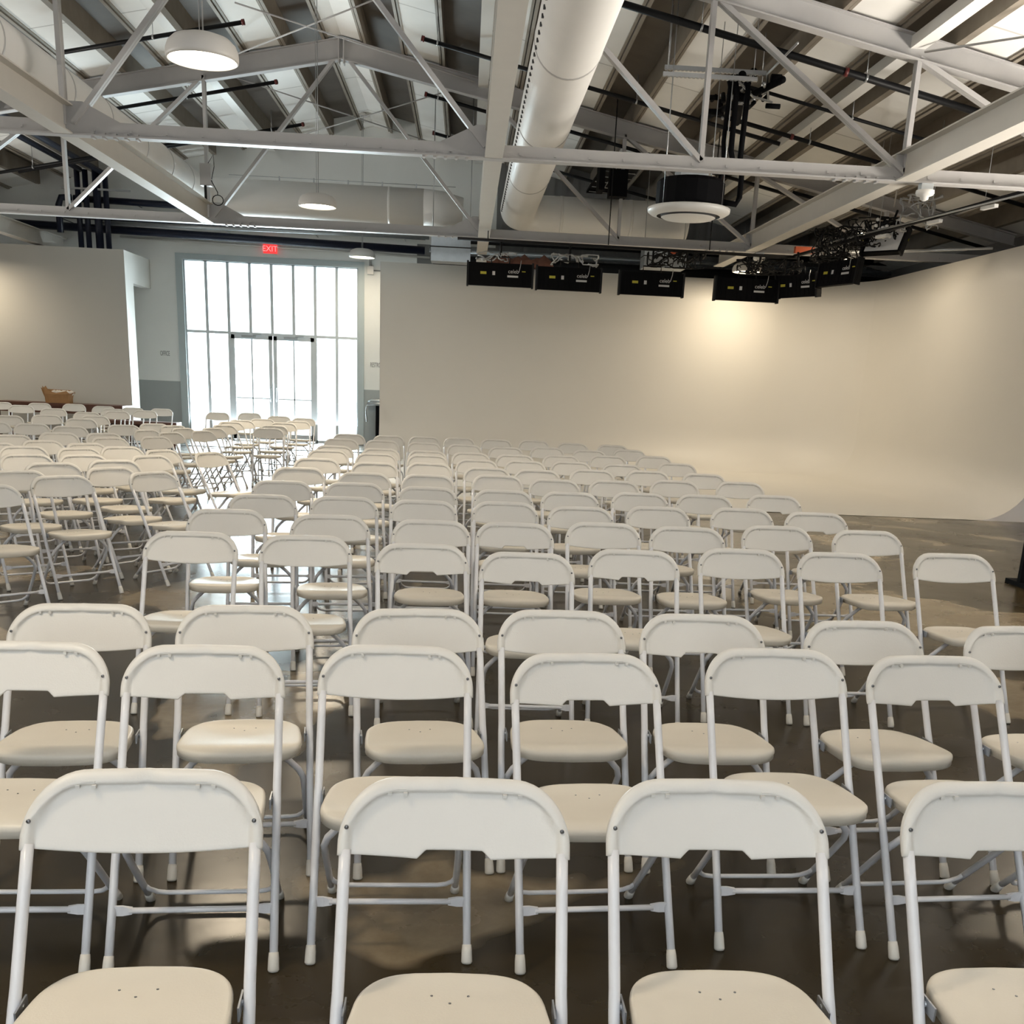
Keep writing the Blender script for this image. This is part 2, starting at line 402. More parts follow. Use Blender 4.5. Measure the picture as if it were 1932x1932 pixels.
cyc_piece('wall_cyclorama_right', CUT, len(plan)-1, [(CX1+0.14, CYB+0.14, 0), (CX1+0.14, CYB+0.14, CT), (CX1+0.14, CYF, CT), (CX1+0.14, CYF, 0)])
b = MB(); poly = inner + [(CX0, CYF, 0.004)]
b.add(poly, [tuple(range(len(poly)))]); b.build('floor_cyclorama', M_CYC, kind='structure')
b = MB()
pe = [(CX1+0.14, 0.0), (CX1+0.14, CT), (CX1, CT)] + [(CX1-(CR-CR*cos(a)), CR-CR*sin(a)) for a in [pi/2*i/12 for i in range(0, 13)]]
b.prism(pe, 'y', CYF-0.006, CYF-0.001)
pe = [(CYB+0.14, 0.0), (CYB+0.14, CT), (CYB, CT)] + [(CYB-(CR-CR*cos(a)), CR-CR*sin(a)) for a in [pi/2*i/12 for i in range(0, 13)]]
b.prism(pe, 'x', CX0-0.006, CX0-0.001)
b.build('trim_2', M_CYCEND, kind='structure')
# ---------------------------------------------------------------- roof steel
BZ = 3.96                                   # underside of the long beams and of the truss chords
NODES = [-13.85, -9.15, -4.46, 0.24, 4.93, 9.63]
def i_beam(x, y0, y1, label):
    b = MB(); b.box(x-0.10, x+0.10, y0, y1, BZ, BZ+0.016); b.box(x-0.006, x+0.006, y0, y1, BZ+0.016, BZ+0.29); b.box(x-0.10, x+0.10, y0, y1, BZ+0.29, BZ+0.306)
    return b.build('roof_beam', M_BEAM, label=label, cat='beam', group='long roof beams running to the entrance wall')
i_beam(-4.46, YF, 19.15, 'long steel beam at upper left running beside the left duct to the far truss')
i_beam(0.24, YF, 21.6, 'long steel beam down the middle of the ceiling, left of the big white duct')
i_beam(4.93, YF, 21.6, 'long steel beam at upper right crossing the truss above the hanging round lamps')
i_beam(-9.15, YF, 25.4, 'long steel beam at far left edge above the left partition')
b = MB(); b.box(0.14, 0.34, 21.62, 21.80, 3.70, 3.90); b.build('column_cap', M_WHITE, label='small white block hanging at the far end of the middle beam', cat='bracket')

def truss(y, label, k):
    t = thing('roof_truss', label, 'truss', (0, y, BZ), 0, 'steel trusses across the hall')
    lx0, lx1 = NODES[0], NODES[-1]
    def rel(x, z): return (x, 0, z-BZ)
    b = MB(); b.box(lx0, lx1, -0.075, 0.075, -0.004, 0.012)
    b.box(lx0, lx1, -0.014, 0.014, 0.012, 0.15)
    for i in range(60):
        x = lx0 + 0.35 + i*0.39; b.box(x-0.012, x+0.012, -0.03, -0.014, 0.05, 0.075)
    b.build('bottom_chord', M_STEEL, t)
    b = MB()
    rd = 0.27
    pts = [(x, roofz(x)-0.03-BZ) for x in (lx0, RX, lx1)]
    lo = [(x, roofz(x)-0.03-(rd+(0.05 if x == RX else 0.0 if x > lx0 and x < lx1 else -0.08))-BZ) for x in (lx1, RX, lx0)]
    b.prism(pts+lo, 'y', -0.012, 0.012)
    for (xa, xb) in ((lx0, RX), (RX, lx1)):
        b.bar((xa, 0, roofz(xa)-0.04-BZ), (xb, 0, roofz(xb)-0.04-BZ), 0.15, 0.016)
        da = 0.19 if xa == lx0 else rd+0.05; db = 0.19 if xb == lx1 else rd+0.05
        b.bar((xa, 0, roofz(xa)-0.03-da-BZ), (xb, 0, roofz(xb)-0.03-db-BZ), 0.15, 0.016)
    b.box(RX-0.05, RX-0.03, -0.08, 0.08, RZ-BZ-0.42, RZ-BZ-0.05); b.box(RX+0.03, RX+0.05, -0.08, 0.08, RZ-BZ-0.42, RZ-BZ-0.05)
    b.build('rafter', M_STEEL, t)
    def web(xa, za, xb, zb):
        a = Vector((xa, -0.028, za-BZ)); c = Vector((xb, -0.028, zb-BZ))
        m_ = MB(); m_.bar(a, c, 0.052, 0.050, up=(0,1,0)); a2 = a+Vector((0,0.056,0)); c2 = c+Vector((0,0.056,0)); m_.bar(a2, c2, 0.052, 0.050, up=(0,1,0))
        m_.build('web_member', M_STEEL, t)
    def rz(x): return roofz(x)-0.25
    mids = [(-13.85-9.15)/2, (-9.15-4.46)/2, (0.24+4.93)/2, (4.93+9.63)/2]
    web(RX-0.12, RZ-0.35, -4.46+0.1, BZ+0.12); web(RX+0.12, RZ-0.35, 0.24-0.1, BZ+0.12)
    for x in (-4.46, -9.15, 0.24, 4.93): web(x, BZ+0.1, x, rz(x))
    for (c, m_, o) in ((0.24, mids[2], 4.93), (-4.46, mids[1], -9.15)):
        web(c, rz(c), m_, BZ+0.1); web(m_, BZ+0.1, m_, rz(m_)); web(m_, rz(m_), o, BZ+0.1)
    for (c, m_, o) in ((4.93, mids[3], 9.63), (-9.15, mids[0], -13.85)):
        web(c, rz(c), m_, BZ+0.1); web(m_, BZ+0.1, m_, rz(m_))
    for x in (-9.15, -4.46, 0.24, 4.93):
        b = MB(); dx = -1 if x > RX else 1
        b.prism([(x-0.10, 0.0), (x+0.10, 0.0), (x+0.10, 0.30), (x-0.10, 0.30)], 'y', -0.008, 0.008)
        if x in (-4.46, 0.24): b.prism([(x+0.05*dx, 0.0), (x+0.72*dx, 0.06), (x+0.60*dx, 0.15), (x+0.20*dx, 0.34), (x+0.05*dx, 0.34)], 'y', -0.010, 0.010)
        b.box(x+dx*0.02, x+dx*0.84, -0.06, 0.06, 0.0, 0.014)
        for j in range(5): b.box(x+dx*(0.3+0.12*j)-0.02, x+dx*(0.3+0.12*j)+0.02, -0.06, 0.06, 0.012, 0.035); b.box(x+dx*(0.3+0.12*j)-0.015, x+dx*(0.3+0.12*j)+0.015, -0.05, 0.05, -0.02, 0.0)
        b.build('gusset_plate', M_STEEL, t)
    return t
truss(12.70, 'nearer steel truss with angle webs crossing the ceiling in front of the round fan unit', 0)
truss(19.25, 'farther steel truss with angle webs crossing just above the black light fixtures', 1)

# roof bracing rods and angle brace
def rod(a, c, label, r=0.012):
    b = MB(); b.tube([a, c], r, 8); b.build('bracing_rod', M_STEEL, label=label, cat='rod', group='thin roof bracing rods')
def rp(x, y, d=0.14): return (x, y, roofz(x)-d)
rod(rp(-4.3, 24.9), rp(-0.1, 19.4), 'thin white bracing rod rising to the right under the far end of the roof')
rod(rp(-4.3, 19.5), rp(-0.1, 24.9), 'thin white bracing rod falling to the right across the far roof bay')
rod(rp(-4.3, 19.1), rp(-1.2, 16.1), 'thin white bracing rod at top centre rising to the right of the nearest lamp')
rod(rp(-3.4, 16.7), rp(0.0, 19.1), 'thin white bracing rod falling right above the arched rafter')
rod(rp(4.95, 12.6, 0.2), rp(7.4, 8.2, 0.2), 'thin white bracing rod at the top right corner by the column joint')
rod(rp(5.0, 12.9, 0.2), rp(7.3, 19.0, 0.2), 'thin white bracing rod at right edge above the slanted beam')
for x, nm in ((-4.46, 'above the left beam'), (0.15, 'above the middle beam'), (4.90, 'above the right beam')):
    b = MB(); b.box(x-0.085, x+0.085, YF+0.1, YB-0.05, roofz(x)-0.16, roofz(x)-0.035)
    b.build('roof_purlin', M_WHITE, label='white roof purlin running deep just under the roof '+nm, cat='beam', group='white purlins on the column lines')

# ---------------------------------------------------------------- ducts
def duct(name_label, path, r, seams, holes, cat='duct'):
    t = thing('air_duct', name_label, cat, path[0])
    o = Vector(path[0]); pp = [Vector(p)-o for p in path]
    b = MB(); b.tube(pp, r, 40); b.build('duct_tube', M_DUCT, t)
    for (p, d, w_, mt) in seams:
        p = Vector(p)-o; d = Vector(d).normalized()
        m_ = MB(); m_.tube([p-d*w_/2, p+d*w_/2], r+0.006, 40); m_.build('seam_band', mt, t)
    if holes:
        b = MB()
        for h in holes:
            h = Vector(h)-o; b.box(h.x-0.014, h.x+0.014, h.y-0.02, h.y+0.02, h.z-0.014, h.z+0.014)
        b.build('outlet_holes', M_HOLE, t)
    return t
def elbow(c, x_dir, r):      # quarter bend from +Y travel to x_dir travel
    return [(c[0]+x_dir*(r-r*cos(a)), c[1]-r+r*sin(a), c[2]) for a in [pi/2*i/10 for i in range(11)]]
DR, DZ, DY = 0.335, 4.74, 21.6
xr_, xl_ = 0.90, -5.17
path = [(xr_, YF+0.5, DZ)] + elbow((xr_, DY, DZ), 1, 0.42) + [(4.15, DY, DZ), (4.20, DY, DZ)]
holes = []
for i in range(70):
    y = 6.0 + i*0.22
    if y < 20.8:
        a = math.radians(198); holes.append((xr_+(DR+0.001)*cos(a), y, DZ+(DR+0.001)*sin(a)))
seams = [((xr_, y, DZ), (0,1,0), 0.035, M_SEAM) for y in (8.0, 11.15, 14.3, 17.45)]
seams += [((x, DY, DZ), (1,0,0), 0.06, M_WHITE) for x in (1.75, 3.1)] + [((4.19, DY, DZ), (1,0,0), 0.05, M_WHITE)]
duct('big white round duct right of the middle beam, bending right at its far end', path, DR, seams, holes)
path = [(xl_, YF+0.5, DZ)] + elbow((xl_, DY, DZ), 1, 0.42) + [(-0.9, DY, DZ)]
holes = []
for i in range(75):
    y = 6.0 + i*0.20
    if y < 20.9:
        a = math.radians(-42); holes.append((xl_+(DR+0.001)*cos(a), y, DZ+(DR+0.001)*sin(a)))
seams = [((xl_, y, DZ), (0,1,0), 0.03, M_SEAM) for y in (10.3, 12.2, 14.2, 15.6, 17.2, 18.6, 19.9)] + [((x, DY, DZ), (1,0,0), 0.06, M_WHITE) for x in (-1.55,)]
t = duct('white round duct on the left with small holes, bending right above the entrance', path, DR, seams, holes)
b = MB(); b.smooth = True; o_ = Vector(path[0])
b.tube([(-0.92-o_.x, DY-o_.y, 0), (-0.55-o_.x, DY-o_.y, 0.0), (-0.15-o_.x, DY-o_.y, -0.02)], [DR, DR*0.93, DR*0.7], 40); b.build('end_reducer', M_DUCT, t)
b = MB()
b.tube([(-4.6-o_.x, DY-0.0-o_.y, DR+0.06), (-0.3-o_.x, DY-o_.y, DR+0.06)], 0.006, 6)
for x in (-4.3, -3.65, -3.0, -2.35, -1.7, -1.05): b.box(x-0.012-o_.x, x+0.012-o_.x, DY-0.01-o_.y, DY+0.01-o_.y, DR-0.01, DR+0.08)
b.build('hanging_rail', M_COND, t)

# ---------------------------------------------------------------- sprinkler lines
def sprinkler(x0, x1, y, dz, label, r=0.03, hang=(), cap=None, mt=None, couplings=()):
    t = thing('sprinkler_pipe', label, 'pipe', ((x0+x1)/2, y, roofz((x0+x1)/2)+dz), 0, 'black sprinkler branch pipes under the roof')
    cx, cz = (x0+x1)/2, roofz((x0+x1)/2)+dz
    def P(x, e=0): return (x-cx, 0, roofz(x)+dz-cz+e)
    b = MB(); b.tube([P(x0), P(x1)], r, 12); b.build('pipe_run', mt or M_BLACK, t)
    for x in hang:
        b = MB(); b.tube([P(x), P(x, -dz)], 0.006, 6); b.tube([P(x-0.012), P(x+0.012)], r+0.006, 12); b.build('hanger', M_COND, t)
    ends = list(couplings)
    if cap is not None: ends.append(cap)
    for x in ends:
        dx = 0.035
        b = MB(); b.tube([P(x-dx*.6), P(x+dx*.6)], r+0.011, 12); b.build('coupling', M_RED, t)
    return t
D0 = -0.35
sprinkler(-5.95, -3.30, 16.85, D0, 'black pipe ending in a red cap beside the nearest round lamp', cap=-3.32, hang=(-4.6,))
sprinkler(-8.6, -3.35, 19.85, D0, 'black pipe on the left slope crossing behind the nearest round lamp cord', cap=-3.38, hang=(-4.9, -6.4))
sprinkler(-9.0, -3.35, 22.85, D0, 'black pipe with red cap low on the left slope near the entrance gable', cap=-3.38, hang=(-4.0,))
sprinkler(-9.9, -5.0, 22.55, D0-0.03, 'black pipe at far left edge sloping down above the partition', hang=(-8.6,))
sprinkler(-13.0, -7.9, 12.9, D0-0.25, 'black pipe crossing the top left corner under the slanted beam')
sprinkler(-0.78, 4.6, 16.85, D0, 'black pipe starting right of the ridge and passing behind the middle beam', cap=-0.76, hang=(-0.55, 2.4))
sprinkler(1.4, 6.3, 13.38, D0, 'thick black pipe crossing the top right roof in front of the hoses', r=0.04, hang=(2.6, 4.6), couplings=(4.35,))
sprinkler(-0.85, 0.6, 19.9, D0, 'short black pipe with end cap just left of the middle beam', cap=-0.83, hang=(-0.62,))
sprinkler(3.3, 9.0, 16.35, D0, 'black pipe with red coupling ending at the slanted right beam', hang=(4.9, 6.0), couplings=(4.63,))
sprinkler(3.4, 6.2, 14.9, D0+0.02, 'thin black pipe with silver joints behind the hanging hoses', r=0.022, hang=(3.75, 5.0))
sprinkler(1.5, 5.6, 19.6, D0, 'black pipe partly hidden by the middle duct, above the far truss', hang=(4.7,), couplings=(4.4,))
sprinkler(5.6, 9.2, 19.35, D0, 'black pipe at right above the hanging light rail')
sprinkler(-0.80, 0.55, 22.7, D0, 'short red capped pipe near the gable left of the middle beam', cap=-0.78, hang=(-0.5,))
sprinkler(4.2, 8.6, 10.30, D0, 'black pipe crossing the top right corner of the ceiling', r=0.04)
sprinkler(1.0, 5.0, 22.5, D0-0.1, 'black pipe low behind the right duct elbow')

# silver conduit pieces on the thin pipe
def seg(name, a, c, r, mt, label, cat, group=None, n=10):
    a = Vector(a); c = Vector(c); b = MB(); mid = (a+c)/2
    b.tube([a-mid, c-mid], r, n)
    if name == 'service_pipe':
        for f in (0.08, 0.36, 0.64, 0.92):
            p = a + (c-a)*f; b.tube([p-mid, Vector((p.x, YB-0.002, p.z))-mid], 0.010, 6)
    return b.build(name, mt, loc=mid, label=label, cat=cat, group=group)
G = 'dark service pipes along the entrance wall'
seg('service_pipe', (-8.62, 24.75, 5.02), (-5.2, 24.75, 4.97), 0.07, M_BLUEBLK, 'dark pipe running right from the elbow beside the vertical pipes', 'pipe', G)
seg('service_pipe', (-11.8, 24.9, 4.50), (-1.0, 24.9, 4.35), 0.085, M_BLUEBLK, 'long dark insulated pipe above the entrance glazing', 'pipe', G)
seg('service_pipe', (-8.0, 24.7, 4.55), (-0.9, 24.7, 4.60), 0.045, M_GALV, 'long silver conduit above the dark insulated pipe', 'pipe', G)
seg('service_pipe', (-7.9, 25.47, 4.376), (-0.9, 25.47, 4.27), 0.024, M_WHITE, 'thin bright conduit on the wall at the exit sign', 'pipe', G)
seg('service_pipe', (-0.8, 24.7, 4.10), (9.7, 24.7, 4.10), 0.16, M_BLACK, 'thick black pipe along the far wall above the cyclorama', 'pipe', G)
seg('service_pipe', (-0.8, 24.8, 4.62), (9.7, 24.8, 4.62), 0.10, M_BLACK, 'upper black pipe along the far wall right of the middle beam', 'pipe', G)
seg('service_pipe', (-0.9, 24.9, 4.37), (9.7, 24.9, 4.37), 0.05, M_GALV, 'grey conduit between the two black pipes above the cyclorama', 'pipe', G)
seg('service_pipe', (-9.0, 25.1, 4.72), (-1.0, 25.1, 4.66), 0.07, M_BLUEBLK, 'upper dark pipe tight against the wall behind the silver conduit', 'pipe', G)
seg('service_pipe', (-11.8, 25.0, 4.80), (-8.5, 25.0, 4.78), 0.04, M_GALV, 'short silver conduit at far left above the partition', 'pipe', G)
for i, (x, r) in enumerate(((-8.42, 0.06), (-8.25, 0.06), (-8.02, 0.085), (-7.83, 0.06))):
    names = ('leftmost', 'second', 'third and thickest', 'rightmost')
    seg('riser_pipe', (x, 24.45, 3.75), (x, 24.45, 5.55), r, M_BLUEBLK, names[i]+' of the four dark vertical pipes behind the left partition', 'pipe', 'dark vertical pipes behind the partition')
for i, (x, z) in enumerate(((-8.35, 5.55), (-8.12, 5.62), (-7.9, 5.52))):
    seg('ceiling_conduit', (x, 9.0, z), (x, 24.45, z), 0.055 if i != 1 else 0.04, M_BLUEBLK if i != 1 else M_COND, ('dark blue pipe at upper left nearest the left edge', 'silver conduit between two dark blue pipes at upper left', 'dark blue pipe at upper left nearest the left duct')[i], 'pipe', 'conduits running deep on the left')
b = MB(); b.tube([(-8.9, 24.6, 4.3), (-8.9, 24.6, 4.85), (-8.84, 24.6, 5.0), (-8.65, 24.7, 5.03)], 0.07, 12); b.tube([(-8.9, 24.6, 4.6), (-8.9, YB-0.002, 4.6)], 0.010, 6); b.build('pipe_elbow', M_BLUEBLK, label='dark pipe elbow left of the vertical pipes', cat='pipe')
b = MB(); b.box(-8.75, -7.3, 24.38, 24.42, 5.15, 5.19); b.build('strut_channel', M_COND, label='thin metal channel across the dark vertical pipes', cat='bracket')

# galvanised boxes above the cyclorama
def box_unit(x0, x1, z0, z1, label, sticker):
    t = thing('galvanised_duct_box', label, 'duct', ((x0+x1)/2, 21.05, z0))
    w2, h = (x1-x0)/2, z1-z0
    b = MB(); b.box(-w2, w2, -0.25, 0.25, 0.0, h*0.45); b.box(-w2-0.01, w2+0.01, -0.26, 0.26, h*0.45, h*0.52); b.box(-w2, w2, -0.22, 0.25, h*0.52, h*0.93); b.box(-w2-0.02, w2+0.02, -0.27, 0.27, h*0.93, h)
    b.build('box_body', M_GALV, t)
    b = MB(); b.box(-w2-0.015, w2+0.015, -0.265, 0.265, h*0.46, h*0.50); b.build('seam_strap', M_DARK, t)
    if sticker:
        b = MB(); b.box(0.08, 0.26, -0.275, -0.268, h*0.60, h*0.88); b.build('sticker', M_ORANGE, t)
    for sx in (-w2+0.02, w2-0.02):
        b = MB(); b.tube([(sx, 0, h), (sx, 0, roofz((x0+x1)/2)-z0)], 0.008, 6); b.build('hanger_rod', M_COND, t)
box_unit(-0.72, 0.02, 3.72, 4.24, 'galvanised ribbed metal box left of the middle beam end', False)
box_unit(3.32, 4.12, 3.80, 4.22, 'galvanised metal box with orange sticker above the third black fixture', True)
b = MB(); b.smooth = True
for i in range(9): b.lathe([(0.001, 0.10+0.05*(i % 3)), (0.16, 0.08), (0.20, 0.0), (0.18, -0.05)], (0.45+0.13*i, 21.95+0.05*(i % 2), 3.85), 10)
b.build('folded_fabric', M_BROWNFAB, label='crumpled brown cloth bundle lying on top of the cyclorama wall', cat='cloth')

# ---------------------------------------------------------------- round ceiling cassette
AX, AY, AZ = 2.70, 13.75, 3.61
t = thing('ceiling_air_unit', 'round white ceiling air unit with black body hanging behind the near truss', 'air conditioner', (AX, AY, AZ))
b = MB(); b.smooth = True
b.lathe([(0.001, 0.0), (0.30, 0.0), (0.335, 0.018)], (0,0,0), 48); b.build('intake_grille', M_WHITE, t)
b = MB(); b.smooth = True; b.lathe([(0.335, 0.018), (0.34, 0.05), (0.385, 0.055), (0.39, 0.03)], (0,0,0), 48); b.build('air_slot', M_HOLE, t)
b = MB(); b.smooth = True; b.lathe([(0.39, 0.03), (0.46, 0.045), (0.505, 0.075), (0.51, 0.115), (0.49, 0.125), (0.39, 0.125)], (0,0,0), 48); b.build('outer_ring', M_WHITE, t)
b = MB(); b.lathe([(0.40, 0.12), (0.42, 0.14), (0.42, 0.40), (0.38, 0.44), (0.001, 0.44)], (0,0,0), 20); b.build('unit_body', M_MBLACK, t)
b = MB(); b.box(-0.17, 0.17, -0.2, 0.2, 0.44, 0.56); b.build('junction_housing', M_GALV, t)
for (dx, dy) in ((-0.36, -0.2), (-0.28, 0.25), (0.36, -0.2), (0.30, 0.25)):
    b = MB(); b.tube([(dx, dy, 0.14), (dx, dy, roofz(AX+dx)-AZ)], 0.006, 6); b.build('hanger_rod', M_COND, t)
b = MB(); b.tube([(0.40, 0, 0.22), (0.58, 0, 0.20), (0.62, 0, 0.28), (0.62, 0, 0.58), (0.50, 0, 0.66), (0.46, 0, 0.8), (0.46, 0, 1.45), (0.44, 0, 1.58), (0.54, 0, 1.60), (0.60, 0, 1.50), (0.58, 0, 0.62)], 0.035, 12); b.build('refrigerant_hose', M_MBLACK, t)
b = MB(); b.tube([(0.33, 0.05, 0.35), (0.40, 0.05, 0.6), (0.37, 0.05, 0.9), (0.39, 0.05, 1.5), (0.36, 0.05, 1.62)], 0.028, 12); b.build('refrigerant_hose', M_MBLACK, t)
G = 'slotted strut rails over the air unit'
for i, (x0, x1, y, z) in enumerate(((2.30, 3.55, 13.95, 5.30), (2.22, 3.35, 13.55, 5.12))):
    b = MB(); b.box(x0, x1, y-0.02, y+0.02, z, z+0.045)
    for j in range(int((x1-x0)/0.05)): b.box(x0+0.05*j+0.01, x0+0.05*j+0.035, y-0.021, y+0.021, z-0.006, z+0.002)
    for xx in (x0+0.05, x1-0.05): b.tube([(xx, y, z), (xx, y, roofz(xx))], 0.005, 6)
    b.build('strut_rail', M_COND, label=('upper' if i == 0 else 'lower')+' slotted metal strut rail above the round air unit', cat='rail', group=G)
# valve and conduit cluster above the unit
random.seed(5)
t = thing('valve_cluster', 'cluster of dark valves and silver fittings in the roof bay above the air unit', 'valves', (3.45, 14.3, 5.1))
b = MB()
for i in range(22):
    x = random.uniform(-0.30, 0.30); y = random.uniform(-0.6, 1.5); z = random.uniform(0.0, 0.28)
    l = random.uniform(0.10, 0.3); d = random.choice(((1,0,0),(0,1,0),(0,0.3,1)))
    b.tube([(x, y, z), (x+d[0]*l, y+d[1]*l, z+d[2]*l*0.5)], random.uniform(0.02, 0.06), 10)
b.tube([(-0.25, -0.6, 0.12), (-0.1, 0.2, 0.15), (0.1, 0.9, 0.15), (0.25, 1.6, 0.12)], 0.05, 10); b.tube([(0.25, -0.6, 0.1), (-0.2, 1.5, 0.14)], 0.04, 10)
b.build('valve_bodies', M_MBLACK, t)
b = MB()
for i in range(16):
    x = random.uniform(-0.30, 0.32); y = random.uniform(-0.7, 1.4); z = random.uniform(-0.03, 0.25)
    l = random.uniform(0.05, 0.14); d = random.choice(((1,0,0),(0.4,1,0)))
    b.tube([(x, y, z), (x+d[0]*l, y+d[1]*l, z)], random.uniform(0.015, 0.035), 10)
b.tube([(-0.3, -0.7, 0.02), (0.0, -0.2, 0.0), (0.35, 0.2, 0.05)], 0.014, 8); b.tube([(0.1, -1.6, 0.2), (0.1, -0.4, 0.2), (0.25, 0.0, 0.02)], 0.014, 8)
b.build('fittings', M_COND, t)
t = thing('cable_tray', 'dark tray of cables in the roof bay left of the air unit', 'cable tray', (2.55, 20.4, 5.02))
b = MB(); b.box(-0.32, 0.32, -1.7, 1.3, 0.16, 0.20); b.box(-0.40, -0.30, -1.5, -1.1, -0.25, 0.16); b.box(-0.2, 0.1, -1.4, -1.1, -0.32, 0.1)
b.build('tray', M_MBLACK, t)
b = MB()
for i in range(6): b.tube([(-0.3, -1.5+0.5*i, 0.14), (0.3, -1.35+0.5*i, 0.14)], 0.008, 6)
b.tube([(-0.1, -1.5, 0.13), (-0.05, 1.2, 0.13)], 0.008, 6); b.build('rungs', M_COND, t)

# sensor domes under the truss joints
def dome(x, y, label):
    t = thing('ceiling_sensor', label, 'sensor', (x, y, BZ-0.004), 0, 'white sensors under the right beam')
    b = MB(); b.box(-0.07, 0.07, -0.05, 0.05, -0.07, 0.0); b.build('mount_box', M_GALV, t)
    b = MB(); b.smooth = True; b.lathe([(0.10, -0.07), (0.105, -0.10), (0.09, -0.125), (0.05, -0.135), (0.045, -0.165), (0.02, -0.18), (0.001, -0.182)], (0,0,0), 24); b.build('dome_cover', M_WHITE, t)
dome(5.20, 12.66, 'white sensor under the near truss at the right beam')
dome(5.09, 19.20, 'white sensor under the far truss at the right beam')

# speaker box and cable on the left beam vertical
t = thing('junction_box', 'grey box with coiled cable on the left post of the far truss', 'junction box', (-4.44, 19.10, 4.40))
b = MB(); b.box(-0.09, 0.09, -0.08, 0.06, 0.12, 0.46); b.build('box_body', M_STEEL, t)
b = MB(); pts = [(0.10, -0.10, 0.20), (0.20, -0.10, 0.02)] + [(0.20+0.09*cos(a), -0.10, -0.10+0.08*sin(a)) for a in [pi/2-0.45*i for i in range(40)]]
b.tube(pts, 0.008, 6); b.tube([(0.0, -0.1, 0.12), (0.0, -0.1, -0.12)], 0.022, 8); b.tube([(0.05, -0.07, 0.46), (0.14, -0.07, 0.60), (0.15, -0.07, 0.42), (0.1, -0.07, 0.22)], 0.006, 6)
b.build('coiled_cable', M_CABLE, t)

# ---------------------------------------------------------------- pendant lamps
SHADE = None
def lamp(x, y, z, label, energy=80, cable=True):
    global SHADE
    t = thing('pendant_lamp', label, 'lamp', (x, y, z), 0, 'round white pendant lamps')
    if SHADE is None:
        b = MB(); b.smooth = True
        b.lathe([(0.268, 0.0), (0.280, 0.006), (0.283, 0.03), (0.28, 0.07), (0.262, 0.115), (0.22, 0.155), (0.15, 0.178), (0.06, 0.186), (0.02, 0.188), (0.001, 0.189)], (0,0,0), 48)
        s = b.mesh('lamp_shade', M_LAMP)
        b = MB(); b.smooth = True; b.lathe([(0.268, 0.0), (0.254, 0.02), (0.246, 0.035)], (0,0,0), 48)
        r = b.mesh('rim', M_LAMPIN)
        b = MB(); b.lathe([(0.001, 0.020), (0.246, 0.026)], (0,0,0), 48)
        g = b.mesh('diffuser', M_GLOW)
        SHADE = (s, r, g)
    for nm, me in zip(('lamp_shade', 'rim', 'diffuser'), SHADE):
        o = bpy.data.objects.new(nm, me); COL.objects.link(o); o.parent = t
    if cable:
        zt = roofz(x) - z
        b = MB(); b.tube([(0.012, 0, 0.185), (0.012, 0, zt)], 0.006, 6); b.tube([(-0.015, 0, 0.185), (-0.015, 0, zt)], 0.004, 6); b.build('cord', M_COND, t)
        b = MB(); b.lathe([(0.001, zt-0.045), (0.075, zt-0.045), (0.075, zt)], (0,0,0), 20); b.build('canopy', M_LAMP, t)
    l = bpy.data.lights.new('lamp_light', 'AREA'); l.shape = 'DISK'; l.size = 0.50; l.energy = energy; l.color = (1.0, 0.83, 0.60)
    o = bpy.data.objects.new('lamp_light', l); COL.objects.link(o); o.parent = t; o.location = (0, 0, -0.004)
    return t
lamp(-2.16, 9.30, 3.90, 'nearest and largest round white pendant lamp, upper left')
lamp(-2.28, 16.80, 3.96, 'round white pendant lamp hanging between the two trusses, left of the middle beam', 110)
lamp(-2.33, 24.20, 4.06, 'small round pendant lamp in front of the glazing, right of the exit sign', 35)
lamp(6.38, 17.60, 4.10, 'round white pendant lamp at right beside the light rail', 42)
lamp(5.32, 20.85, 3.80, 'small round pendant lamp glowing just above the fourth black fixture', 66)
for (x, y, nm) in ((-2.2, 1.8, 'over the front rows'), (6.38, 9.6, 'right of the front rows'), (6.38, 2.0, 'far right of the camera'), (-10.8, 9.3, 'over the left aisle'), (-10.8, 1.8, 'left of the camera'), (-10.9, 17.0, 'over the left back chairs'), (-10.45, 22.6, 'beside the left partition')):
    lamp(x, y, 3.6 if y > 22 else 3.95, 'round white pendant lamp '+nm+' outside the photo', 45 if abs(x) > 5 else 60)
